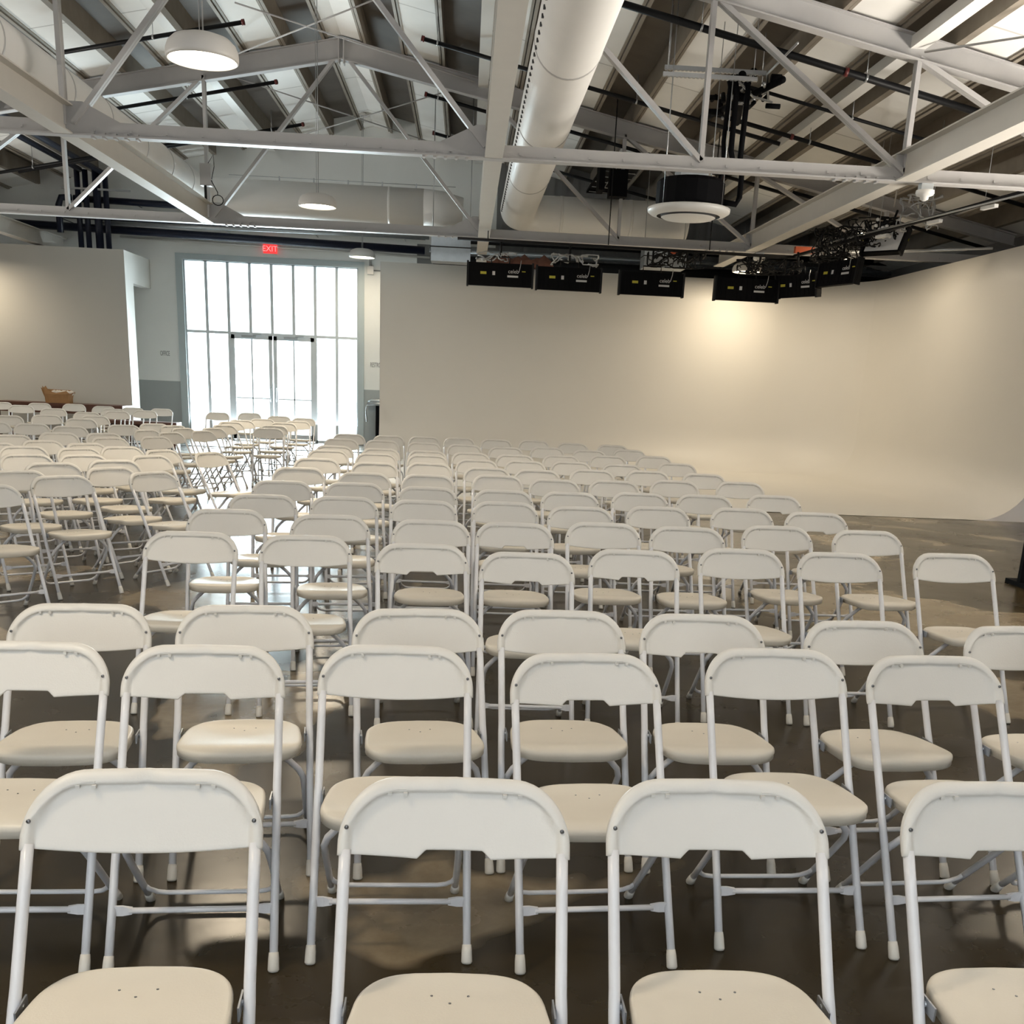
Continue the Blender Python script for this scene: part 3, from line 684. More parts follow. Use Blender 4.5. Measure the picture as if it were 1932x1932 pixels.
# ---------------------------------------------------------------- studio light fixtures
def kino(x, y, z, rz, rx, label, lit=False, w=1.09, h=0.36):
    t = thing('studio_light', label, 'studio light', (x, y, z), rz, 'black studio light panels on the hanging rail')
    t.rotation_euler = (rx, 0, rz)
    b = MB(); b.box(-w/2, w/2, -0.03, 0.05, -h, 0.0)
    for i in range(11): b.box(-w/2+0.1+i*0.09, -w/2+0.105+i*0.09, -0.035, -0.03, -h+0.03, -0.03)
    b.build('housing', M_MBLACK, t)
    for sx in (-1, 1):
        b = MB(); b.box(sx*w/2-0.02*sx, sx*w/2+0.012*sx, -0.045, 0.07, -h-0.015, 0.02); b.build('end_cap', M_BLACK, t)
    b = MB(); b.box(-w/2+0.05, w/2-0.05, 0.05, 0.058, -h+0.03, -0.03); b.build('light_face', M_TUBEL, t)
    b = MB(); b.tube([(-0.15, 0.02, 0.0), (-0.15, 0.02, 0.10), (0.15, 0.02, 0.10), (0.15, 0.02, 0.0)], 0.012, 8); b.tube([(0, 0.02, 0.1), (0, 0.02, 0.34)], 0.018, 8); b.build('yoke', M_BLACK, t)
    text_part('brand_text', 'celeb', 0.085, (0.13, -0.036, -0.15), M_TXTW, t)
    b = MB(); b.box(0.12, 0.30, -0.036, -0.031, -0.215, -0.185); b.box(-0.13, -0.085, -0.036, -0.031, -0.19, -0.13); b.build('control_panel', M_TXTW, t)
    b = MB(); b.box(-0.33, -0.23, -0.036, -0.031, -0.18, -0.14); b.build('yellow_badge', M_TXTY, t)
    b = MB(); b.box(0.36, 0.42, -0.036, -0.031, -0.125, -0.11); b.build('yellow_badge', M_TXTY, t)
    b = MB(); b.tube([(0.34, -0.06, 0.05), (0.33, -0.07, -0.04), (0.31, -0.045, -0.13)], 0.006, 6); b.build('power_cord', M_COND, t)
    return t
def rzy(px): return px
kino(0.523, 18.3, 3.47, -0.012, 0.0, 'black studio light panel at the left end of the rail, nearest the middle beam')
kino(1.673, 18.3, 3.455, 0.0, 0.0, 'second black studio light panel from the left on the rail')
kino(3.067, 18.3, 3.445, 0.0, 0.0, 'third black studio light panel, under the stickered metal box')
kino(4.69, 18.3, 3.43, 0.0, 0.0, 'fourth black studio light panel, under the small glowing lamp')
kino(5.42, 17.95, 3.50, -1.05, 0.15, 'black studio light panel turned sideways at the corner beside the fourth', w=0.9)
kino(5.80, 17.0, 3.62, -1.25, -0.1, 'black studio light panel turned toward the right wall under tangled cables', w=0.95)
kino(6.33, 16.5, 4.02, 2.35, 0.55, 'tilted studio light panel with its shiny face showing, right of the cable tangle', w=0.62, h=0.42)
# hanging rail of pipes
G = 'rail pipes carrying the studio lights'
seg('rail_pipe', (-0.2, 18.32, 3.82), (5.5, 18.32, 3.80), 0.025, M_BLACK, 'black rail pipe above the row of studio lights', 'pipe', G)
seg('rail_pipe', (5.45, 18.32, 3.82), (6.75, 12.6, 4.05), 0.028, M_BLACK, 'black rail pipe curving toward the right with white clamps', 'pipe', G)
seg('rail_pipe', (5.6, 17.3, 3.90), (6.9, 11.8, 4.02), 0.012, M_COND, 'thin grey pipe above the black rail at right', 'pipe', G)
seg('rail_pipe', (5.9, 18.2, 3.86), (7.9, 16.4, 3.84), 0.02, M_COND, 'thin pipe behind the tilted studio light', 'pipe', G)
seg('rail_pipe', (6.75, 12.6, 4.05), (7.4, 9.0, 4.1), 0.028, M_BLACK, 'black rail pipe leaving the picture at right', 'pipe', G)
for i, f in enumerate((0.42, 0.62, 0.80)):
    x = 5.45+1.3*f; y = 18.32-5.72*f; z = 3.82+0.23*f
    t = thing('rail_clamp', ('first', 'second', 'third')[i]+' white clamp on the black rail counted from the tilted light', 'clamp', (x, y, z-0.04), 0.22, 'white clamps on the rail')
    b = MB(); b.box(-0.03, 0.03, -0.13, 0.13, -0.045, -0.005); b.build('clamp_block', M_WHITE, t)
    b = MB(); b.tube([(0, 0.1, 0), (0.02, 0.1, 0.1)], 0.01, 8); b.tube([(0, 0.1, 0.1), (0, 0.1, roofz(x)-z)], 0.004, 6); b.build('clamp_hook', M_COND, t)
for i, (x, y) in enumerate(((0.3, 18.3), (2.3, 18.3), (4.0, 18.3))):
    seg('hanger_rod', (x, y, 3.84), (x, y, roofz(x)), 0.009, M_BLACK, ('left', 'middle', 'right')[i]+' drop rod holding the studio light rail', 'rod', 'drop rods of the light rail')
# tangled cables above the corner
random.seed(9)
def tangle(c, n, sx, sy, sz, label, mt=M_CABLE):
    t = thing('cable_bundle', label, 'cables', c)
    b = MB()
    for i in range(n):
        p = Vector((random.uniform(-sx, sx), random.uniform(-sy, sy), random.uniform(-sz, sz))); pts = []
        d = Vector((random.uniform(-1,1), random.uniform(-1,1), random.uniform(-1,1))).normalized()
        for k_ in range(14):
            pts.append(p.copy()); d = (d + Vector((random.uniform(-.7,.7), random.uniform(-.7,.7), random.uniform(-.7,.7)))).normalized(); p = p + d*0.055
            p.x = max(-sx*1.1, min(sx*1.1, p.x)); p.z = max(-sz*1.1, min(sz*1.1, p.z)); p.y = max(-sy*1.1, min(sy*1.1, p.y))
        b.tube(pts, random.choice((0.008, 0.011, 0.014)), 6)
    b.build('cable_loops', mt, t)
    return t
tangle((5.70, 17.1, 3.86), 60, 0.30, 0.35, 0.20, 'tangle of black cables over the corner studio lights')
t = tangle((6.02, 16.5, 3.96), 45, 0.28, 0.3, 0.17, 'tangle of black cables with white plugs left of the tilted light')
b = MB(); b.smooth = True
for i in range(9): b.lathe([(0.001, 0), (0.026, 0.01), (0.026, 0.04), (0.001, 0.05)], (random.uniform(-0.05, 0.28), -0.34, random.uniform(-0.12, 0.14)), 10)
b.build('plugs', M_WHITE, t)
tangle((3.45, 18.25, 3.66), 26, 0.42, 0.15, 0.10, 'tangle of cables on top of the third studio light')
tangle((5.0, 18.2, 3.62), 30, 0.45, 0.2, 0.10, 'tangle of cables on top of the fourth studio light')
tangle((1.75, 18.3, 3.58), 12, 0.35, 0.12, 0.07, 'small tangle of pale cords above the second studio light', M_COND)
tangle((0.45, 18.3, 3.58), 8, 0.30, 0.10, 0.06, 'small tangle of cords above the first studio light', M_COND)
tangle((6.42, 15.75, 4.15), 18, 0.2, 0.2, 0.2, 'loops of shiny cable above the tilted studio light', M_COND)
b = MB(); b.box(-0.16, 0.16, -0.05, 0.05, -0.05, 0.05); b.build('orange_flag', M_ORANGE, loc=(5.63, 18.4, 3.93), label='small orange brown box beside the cable tangle', cat='box')

# ---------------------------------------------------------------- signs and small wall things
t = thing('exit_sign', 'red lit exit sign above the entrance glazing', 'sign', (-4.537, 25.44, 4.17))
b = MB(); b.box(-0.15, 0.15, -0.03, 0.05, 0.0, 0.225); b.build('sign_face', M_EXIT, t)
b = MB(); b.box(-0.16, 0.16, -0.035, 0.055, -0.02, 0.0); b.build('sign_base', M_WHITE, t)
text_part('exit_text', 'EXIT', 0.17, (0, -0.034, 0.05), M_TXTP, t, align='CENTER')
o = text_part('wall_lettering', 'OFFICE', 0.15, (-7.14, 25.492, 1.845), M_TXTG, None); o.scale = (0.46, 1, 1)
tag(o, 'grey OFFICE lettering on the wall left of the glazing', 'lettering')
o = text_part('wall_lettering', 'RESTROOM', 0.15, (-2.26, 25.492, 1.80), M_TXTG, None); o.scale = (0.46, 1, 1)
tag(o, 'grey RESTROOM lettering on the wall right of the glazing, partly hidden', 'lettering')
t = thing('wall_box', 'small white electrical box with conduit at the upper right of the glazing', 'electrical box', (-2.26, 25.5, 3.93))
b = MB(); b.box(-0.07, 0.07, -0.08, 0, -0.09, 0.09); b.build('box_body', M_WHITE, t)
b = MB(); b.tube([(-0.02, -0.04, 0.09), (-0.02, -0.04, 0.5)], 0.012, 8); b.tube([(0.02, -0.04, 0.09), (0.02, -0.04, 0.5)], 0.012, 8); b.tube([(0.07, -0.04, 0.0), (0.7, -0.04, -0.01)], 0.014, 8); b.build('conduit', M_COND, t)

# drinking fountain by the wall
t = thing('drinking_fountain', 'stainless drinking fountain on the wall right of the glazing', 'drinking fountain', (-2.0, 25.5, 0))
b = MB(); b.smooth = True; b.tube([(-0.28, -0.20, 1.0), (-0.2, -0.22, 1.03), (0.1, -0.22, 1.03), (0.3, -0.2, 1.0)], [0.03, 0.05, 0.05, 0.03], 12); b.box(-0.30, 0.3, -0.38, -0.04, 0.93, 1.0); b.build('basin', M_GALV, t)
b = MB(); b.box(-0.10, 0.02, -0.30, -0.02, 0.12, 0.93); b.build('dark_panel', M_MBLACK, t)
b = MB(); b.box(0.03, 0.3, -0.32, -0.02, 0.12, 0.93); b.build('cabinet', M_GALV, t)
b = MB(); b.tube([(-0.30, -0.3, 0.97), (-0.33, -0.32, 0.80), (-0.31, -0.3, 0.55)], 0.014, 8); b.build('side_rail', M_GALV, t)

# brown table with the paper bag against the partition
t = thing('wooden_table', 'long dark brown wooden table against the left partition behind the last chairs', 'table', (-8.1, 22.9, 0))
b = MB(); b.box(-1.7, 0.95, -0.35, 0.35, 0.70, 0.76); b.build('tabletop', M_WOOD, t)
b = MB(); b.box(-1.65, 0.9, -0.32, -0.30, 0.56, 0.70); b.box(-1.65, 0.9, 0.30, 0.32, 0.56, 0.70); b.build('apron', M_WOOD, t)
for sx in (-1.62, 0.87):
    for sy in (-0.30, 0.30):
        b = MB(); b.box(sx-0.03, sx+0.03, sy-0.03, sy+0.03, 0, 0.70); b.build('leg', M_WOOD, t)
t = thing('paper_bag', 'crumpled brown paper bag standing on the wooden table', 'bag', (-8.55, 22.85, 0.76))
b = MB(); random.seed(3)
ring = []
for lv, (sx, sy, z) in enumerate(((0.26, 0.12, 0.0), (0.26, 0.13, 0.10), (0.28, 0.14, 0.18), (0.32, 0.14, 0.24))):
    for j in range(20):
        a = 2*pi*j/20; q = 1.0 if lv == 0 else 1+random.uniform(-0.05, 0.05)
        cx = math.copysign(abs(cos(a))**0.35, cos(a)); cy = math.copysign(abs(sin(a))**0.35, sin(a))
        ring.append((sx*cx*q, sy*cy*q, z + (random.uniform(-0.05, 0.03) + (0.07 if cx < -0.7 else 0.0) if lv == 3 else 0)))
fs = [tuple(reversed(range(20)))]
for lv in range(3):
    for j in range(20): fs.append((lv*20+j, lv*20+(j+1) % 20, lv*20+20+(j+1) % 20, lv*20+20+j))
b.add(ring, fs); b.build('bag_body', M_KRAFT, t)
b = MB(); b.smooth = True
for i in range(7): b.lathe([(0.001, 0.05), (0.05, 0.03), (0.06, 0.0), (0.03, -0.05)], (-0.1+0.06*i, random.uniform(-0.05, 0.05), 0.21), 9)
b.build('crumpled_paper', M_PAPER, t)
t = thing('wooden_bench', 'low dark brown wooden bench behind the rightmost back chairs of the left block', 'bench', (-6.6, 22.0, 0))
b = MB(); b.box(-0.75, 0.75, -0.2, 0.2, 0.44, 0.50); b.box(-0.75, 0.75, 0.16, 0.20, 0.28, 0.44); b.build('seat', M_WOOD, t)
for sx in (-0.68, 0.68):
    b = MB(); b.box(sx-0.03, sx+0.03, -0.18, 0.18, 0, 0.44); b.build('leg', M_WOOD, t)

# black flat at the right edge
t = thing('black_flat', 'black studio flat standing at the right edge of the picture', 'panel', (5.0, 8.85, 0))
b = MB(); b.box(0.0, 0.9, 0.0, 0.05, 0.04, 0.56); b.build('flat_board', M_MBLACK, t)
b = MB(); b.box(0.0, 0.9, -0.2, 0.25, 0.0, 0.04); b.build('base', M_MBLACK, t)

# ---------------------------------------------------------------- folding chairs
HW = 0.2245
def top_z(x):
    ax = abs(x)
    if ax < 0.112: return 0.792
    q = min(1.0, (ax-0.112)/(HW-0.112))
    return 0.792 - 0.112*(1-sqrt(max(0, 1-q**2.1)))
def bot_z(x, notch):
    ax = abs(x)
    if ax > 0.198: return 0.662
    if notch:
        if ax < 0.055: return 0.666
        if ax < 0.072: return 0.666 - 0.015*(ax-0.055)/0.017
        return 0.651 + 0.011*(ax-0.072)/0.124
    return 0.647 + 0.015*(ax/0.196)**2
def tube_y(z): return 0.198 - 0.421*(0.80-z)/0.80           # local: front is -Y
def curve_y(x): return 0.022*(1-(x/HW)**2)
def back_mesh(notch, clips=True):
    xs = [0, .02, .04, .053, .0565, .064, .0705, .0735, .09, .105, .12, .135, .15, .162, .172, .18, .186, .190, .194, .198, .203, .208, .212, .2155, .218, .2195, .22]
    xs = [x*HW/0.22 for x in xs]; xs = [-x for x in reversed(xs[1:])] + xs
    offs = [0, .001, .003, .007, .012, .017, .021, .024, .027, .031, .037]
    b = MB(); b.smooth = True; V = []; nr = 0
    def dist(x, z, tz, bz):
        return min(HW-abs(x), tz-z) , z-bz
    for side in (0, 1):
        for x in xs:
            tz, bz = top_z(x), bot_z(x, notch); h = tz-bz; sc = min(1.0, h/0.11)
            zs = [tz-o*sc for o in offs]; zl = zs[-1]; rest = zl-bz
            zs += [zl - rest*f for f in (.25, .5, .72, .88, .95, .985, 1.0)]
            nr = len(zs)
            for z in zs:
                # distance to the rounded outline
                d = HW-abs(x)
                if z > 0.682 and abs(x) > 0.0:
                    if z > tz - 0.002: dd = tz-z
                    else:
                        dd = tz - z
                        q = min(1.0, (abs(x)-0.112)/(HW-0.112)) if abs(x) > 0.112 else 0
                        slope = 1.2*q/sqrt(max(0.02, 1-q*q)) if q > 0 else 0
                        dd = dd/sqrt(1+slope*slope)
                    d = min(d, dd)
                e = z-bz
                def prof(d):
                    if d <= 0: return 0.0
                    if d < 0.012: return 0.0145*sqrt(max(0, 1-(1-d/0.012)**2))
                    if d < 0.020: return 0.0145
                    if d < 0.026: return 0.0145 - 0.0115*(d-0.020)/0.006
                    if d < 0.030: return 0.003 + 0.001*(d-0.026)/0.004
                    return 0.004
                t_ = prof(d)
                if e < 0.008: t_ *= sqrt(max(0.0, 1-(1-e/0.008)**2)) if e > 0 else 0.0
                t_ = max(t_, 0.0)
                y = tube_y(z) + curve_y(x)
                V.append((x, y - t_ if side == 0 else y + t_*0.9, z))
    n = len(xs); Fs = []
    for s in (0, 1):
        o = s*n*nr
        for i in range(n-1):
            for j in range(nr-1):
                q = (o+i*nr+j, o+(i+1)*nr+j, o+(i+1)*nr+j+1, o+i*nr+j+1)
                Fs.append(q if s else tuple(reversed(q)))
    o = n*nr
    for i in range(n-1):
        Fs.append((i*nr, (i+1)*nr, o+(i+1)*nr, o+i*nr)); Fs.append((i*nr+nr-1, o+i*nr+nr-1, o+(i+1)*nr+nr-1, (i+1)*nr+nr-1))
    for j in range(nr-1):
        Fs.append((j, o+j, o+j+1, j+1)); k_ = (n-1)*nr; Fs.append((k_+j, k_+j+1, o+k_+j+1, o+k_+j))
    b.add(V, Fs)
    b.smooth = False
    if clips:
        for cx in (-0.112, 0.112):
            for dx in (-0.016, 0.014):
                b.box(cx+dx-0.004, cx+dx+0.004, tube_y(0.770)+curve_y(cx)-0.0165, tube_y(0.770)+curve_y(cx), 0.763, 0.770)
            b.box(cx-0.018, cx+0.016, tube_y(0.777)+curve_y(cx)-0.0158, tube_y(0.777)+curve_y(cx), 0.771, 0.7765)
    me = b.mesh('backrest', M_BACK)
    return me
def merged(me):
    import bmesh
    bm = bmesh.new(); bm.from_mesh(me); bmesh.ops.remove_doubles(bm, verts=bm.verts, dist=0.00005)
    bmesh.ops.recalc_face_normals(bm, faces=bm.faces); bm.to_mesh(me); bm.free(); return me

def seat_mesh():
    N = 56; out = []
    y0, y1 = 0.100, -0.238           # rear, front
    cy, ly = (y0+y1)/2, (y0-y1)/2
    for i in range(N):
        a = 2*pi*i/N; c, s = cos(a), sin(a); e = 0.34 if s < 0 else 0.40
        X = math.copysign(abs(c)**e, c); Y = math.copysign(abs(s)**e, s)
        wid = 0.190 - 0.022*(Y*0.5+0.5)**2
        bow = 0.012*(1-X*X)*(1 if Y > 0 else 0.6)*(abs(Y)**3)*math.copysign(1, Y)
        out.append((wid*X, cy + (ly-0.008)*Y + bow))
    def zt(x, y):
        f = (y0-y)/(y0-y1)
        z = 0.421 + 0.022*f
        u = x/0.19
        z -= 0.014*(1-u*u)*max(0, 1-((f-0.42)/0.45)**2)
        if f > 0.84: z -= 0.05*(f-0.84)**2/0.16**2*0.35
        if f < 0.12: z += 0.006*(0.12-f)/0.12
        return z
    b = MB(); b.smooth = True; V = []
    ks = [0.0, 0.25, 0.5, 0.7, 0.84, 0.92, 0.96, 0.985, 1.0]
    rings = []
    for k_ in ks[1:]:
        rings.append([(x*k_, cy+(y-cy)*k_, zt(x*k_, cy+(y-cy)*k_) - (0.004 if k_ == 1.0 else 0.001 if k_ == 0.985 else 0)) for (x, y) in out])
    zr = lambda x, y, d: zt(x, y)-d
    rings.append([(x*1.008, cy+(y-cy)*1.006, zr(x, y, 0.009)) for (x, y) in out])
    rings.append([(x*1.010, cy+(y-cy)*1.007, zr(x, y, 0.016)) for (x, y) in out])
    rings.append([(x*1.000, cy+(y-cy)*1.000, zr(x, y, 0.019)) for (x, y) in out])
    rings.append([(x*1.003, cy+(y-cy)*1.002, zr(x, y, 0.032)) for (x, y) in out])
    rings.append([(x*0.985, cy+(y-cy)*0.985, zr(x, y, 0.033)) for (x, y) in out])
    rings.append([(x*0.97, cy+(y-cy)*0.97, zr(x, y, 0.016)) for (x, y) in out])
    V = [(0, cy, zt(0, cy))]
    for r in rings: V += r
    Fs = [(0, 1+i, 1+(i+1) % N) for i in range(N)]
    for k_ in range(len(rings)-1):
        for i in range(N):
            a = 1+k_*N+i; c = 1+k_*N+(i+1) % N
            Fs.append((a, a+N, c+N, c))
    Fs.append(tuple(1+(len(rings)-1)*N+i for i in range(N)))
    b.add(V, Fs); b.smooth = False; b.cur = 1
    for (x, y) in ((-0.035, 0.035), (0.035, 0.035), (0.0, 0.012)): b.lathe([(0.001, zt(x, y)+0.0012), (0.0026, zt(x, y)+0.0010), (0.0028, zt(x, y)-0.001)], (x, y, 0), 8)
    me = b.mesh('seat', [M_SEAT, M_RIVET]); return me

TR = 0.0115
def fleg_mesh(s, cap):
    b = MB()
    pts = [(s*0.2095, tube_y(z), z) for z in (0.672, 0.60, 0.47)] + [(s*0.2095, tube_y(0.44), 0.44), (s*0.2105, tube_y(0.41), 0.41), (s*0.2120, tube_y(0.2), 0.2), (s*0.2140, tube_y(0.012), 0.012)]
    b.tube(pts, [TR]*7, 12)
    if cap: b.cur = 1; b.tube([(s*0.2136, tube_y(0.045), 0.045), (s*0.2138, tube_y(0.03), 0.03), (s*0.214, tube_y(0.004), 0.004), (s*0.214, tube_y(0.0)+0.001, 0.0)], [0.0128, 0.0145, 0.0155, 0.013], 12)
    return b.mesh('front_leg', [M_TUBE, M_CAP])
def rleg_mesh(s, cap):
    b = MB()
    pts = [(s*0.191, 0.188, 0.012), (s*0.191, 0.10, 0.105), (s*0.191, 0.0, 0.212), (s*0.189, -0.062, 0.278), (s*0.176, -0.095, 0.318), (s*0.150, -0.108, 0.350), (s*0.118, -0.113, 0.380), (s*0.085, -0.115, 0.397), (s*0.04, -0.116, 0.402), (0.0, -0.116, 0.403)]
    b.tube(pts, 0.0105, 12)
    if cap: b.cur = 1; b.tube([(s*0.191, 0.164, 0.038), (s*0.191, 0.176, 0.024), (s*0.191, 0.193, 0.004), (s*0.191, 0.195, 0.0)], [0.012, 0.0135, 0.0145, 0.012], 12)
    return b.mesh('rear_leg', [M_TUBE, M_CAP])
def cap_front(s):
    b = MB(); b.tube([(s*0.2136, tube_y(0.045), 0.045), (s*0.2138, tube_y(0.03), 0.03), (s*0.214, tube_y(0.004), 0.004), (s*0.214, tube_y(0.0)+0.001, 0.0)], [0.0128, 0.0145, 0.0155, 0.013], 12); return b.mesh('foot_cap', M_CAP)
def cap_rear(s):
    b = MB(); b.tube([(s*0.191, 0.164, 0.038), (s*0.191, 0.176, 0.024), (s*0.191, 0.193, 0.004), (s*0.191, 0.195, 0.0)], [0.012, 0.0135, 0.0145, 0.012], 12); return b.mesh('foot_cap', M_CAP)
def stretcher_mesh():
    b = MB(); z = 0.148; y = tube_y(z)
    b.tube([(-0.168, y, z), (0.168, y, z)], 0.0085, 10)
    for s in (-1, 1):
        b.add([(s*0.160, y-0.007, z-0.008), (s*0.160, y-0.007, z+0.008), (s*0.160, y+0.007, z+0.008), (s*0.160, y+0.007, z-0.008),
               (s*0.185, y-0.003, z-0.0145), (s*0.185, y-0.003, z+0.0145), (s*0.185, y+0.003, z+0.0145), (s*0.185, y+0.003, z-0.0145),
               (s*0.212, y-0.003, z-0.0145), (s*0.212, y-0.003, z+0.0145), (s*0.212, y+0.003, z+0.0145), (s*0.212, y+0.003, z-0.0145)],
              [(0,1,5,4),(1,2,6,5),(2,3,7,6),(3,0,4,7),(4,5,9,8),(5,6,10,9),(6,7,11,10),(7,4,8,11),(8,9,10,11)])
    return b.mesh('stretcher', M_TUBE)
def rung_mesh():
    b = MB(); pts = [(-0.190, 0.112, 0.092), (-0.180, 0.135, 0.066), (-0.160, 0.152, 0.048), (-0.135, 0.157, 0.042)]
    pts = pts + [(0, 0.158, 0.041)] + [(-x, y, z) for x, y, z in reversed(pts)]
    b.tube(pts, 0.0075, 10); return b.mesh('rear_rung', M_TUBE)
def rivet_mesh(s):
    b = MB(); z = 0.715; y = tube_y(z)-0.0150
    b.tube([(s*0.2075, y+0.002, z), (s*0.2075, y-0.0012, z)], 0.0042, 10); return b.mesh('rivet', M_RIVET)
def hinge_mesh(s):
    b = MB(); b.box(s*0.1935, s*0.197, tube_y(0.43)-0.05, tube_y(0.43)+0.012, 0.395, 0.424); b.tube([(s*0.193, tube_y(0.41), 0.41), (s*0.2, tube_y(0.41), 0.41)], 0.007, 10); return b.mesh('hinge_bracket', M_BRACK)
ME = dict(plain=merged(back_mesh(False)), notch=merged(back_mesh(True)), seat=seat_mesh(), stretcher=stretcher_mesh(), rung=rung_mesh(),
          fl=[fleg_mesh(s, False) for s in (-1, 1)], rl=[rleg_mesh(s, False) for s in (-1, 1)], flc=[fleg_mesh(s, True) for s in (-1, 1)], rlc=[rleg_mesh(s, True) for s in (-1, 1)],
          cf=[cap_front(s) for s in (-1, 1)], cr=[cap_rear(s) for s in (-1, 1)], rv=[rivet_mesh(s) for s in (-1, 1)], hg=[hinge_mesh(s) for s in (-1, 1)])
def ob(name, me, parent):
    o = bpy.data.objects.new(name, me); COL.objects.link(o); o.parent = parent; return o
def chair(x, y, a, notch, near, label, group):
    t = thing('folding_chair', label, 'chair', (x, y, 0.0045 if y > 14.0 and x > CX0 else 0.0), a, group)
    k_ = ob('backrest', ME['notch' if notch else 'plain'], t)
    if notch: k_['label'] = 'backrest with a notch in its lower edge'
    ob('seat', ME['seat'], t)
    for i in (0, 1):
        f = ob('front_leg', ME['fl' if near else 'flc'][i], t); r = ob('rear_leg', ME['rl' if near else 'rlc'][i], t)
        if near:
            ob('foot_cap', ME['cf'][i], f); ob('foot_cap', ME['cr'][i], r)
            ob('rivet', ME['rv'][i], k_); ob('hinge_bracket', ME['hg'][i], t)
    ob('stretcher', ME['stretcher'], t); ob('rear_rung', ME['rung'], t)
    return t
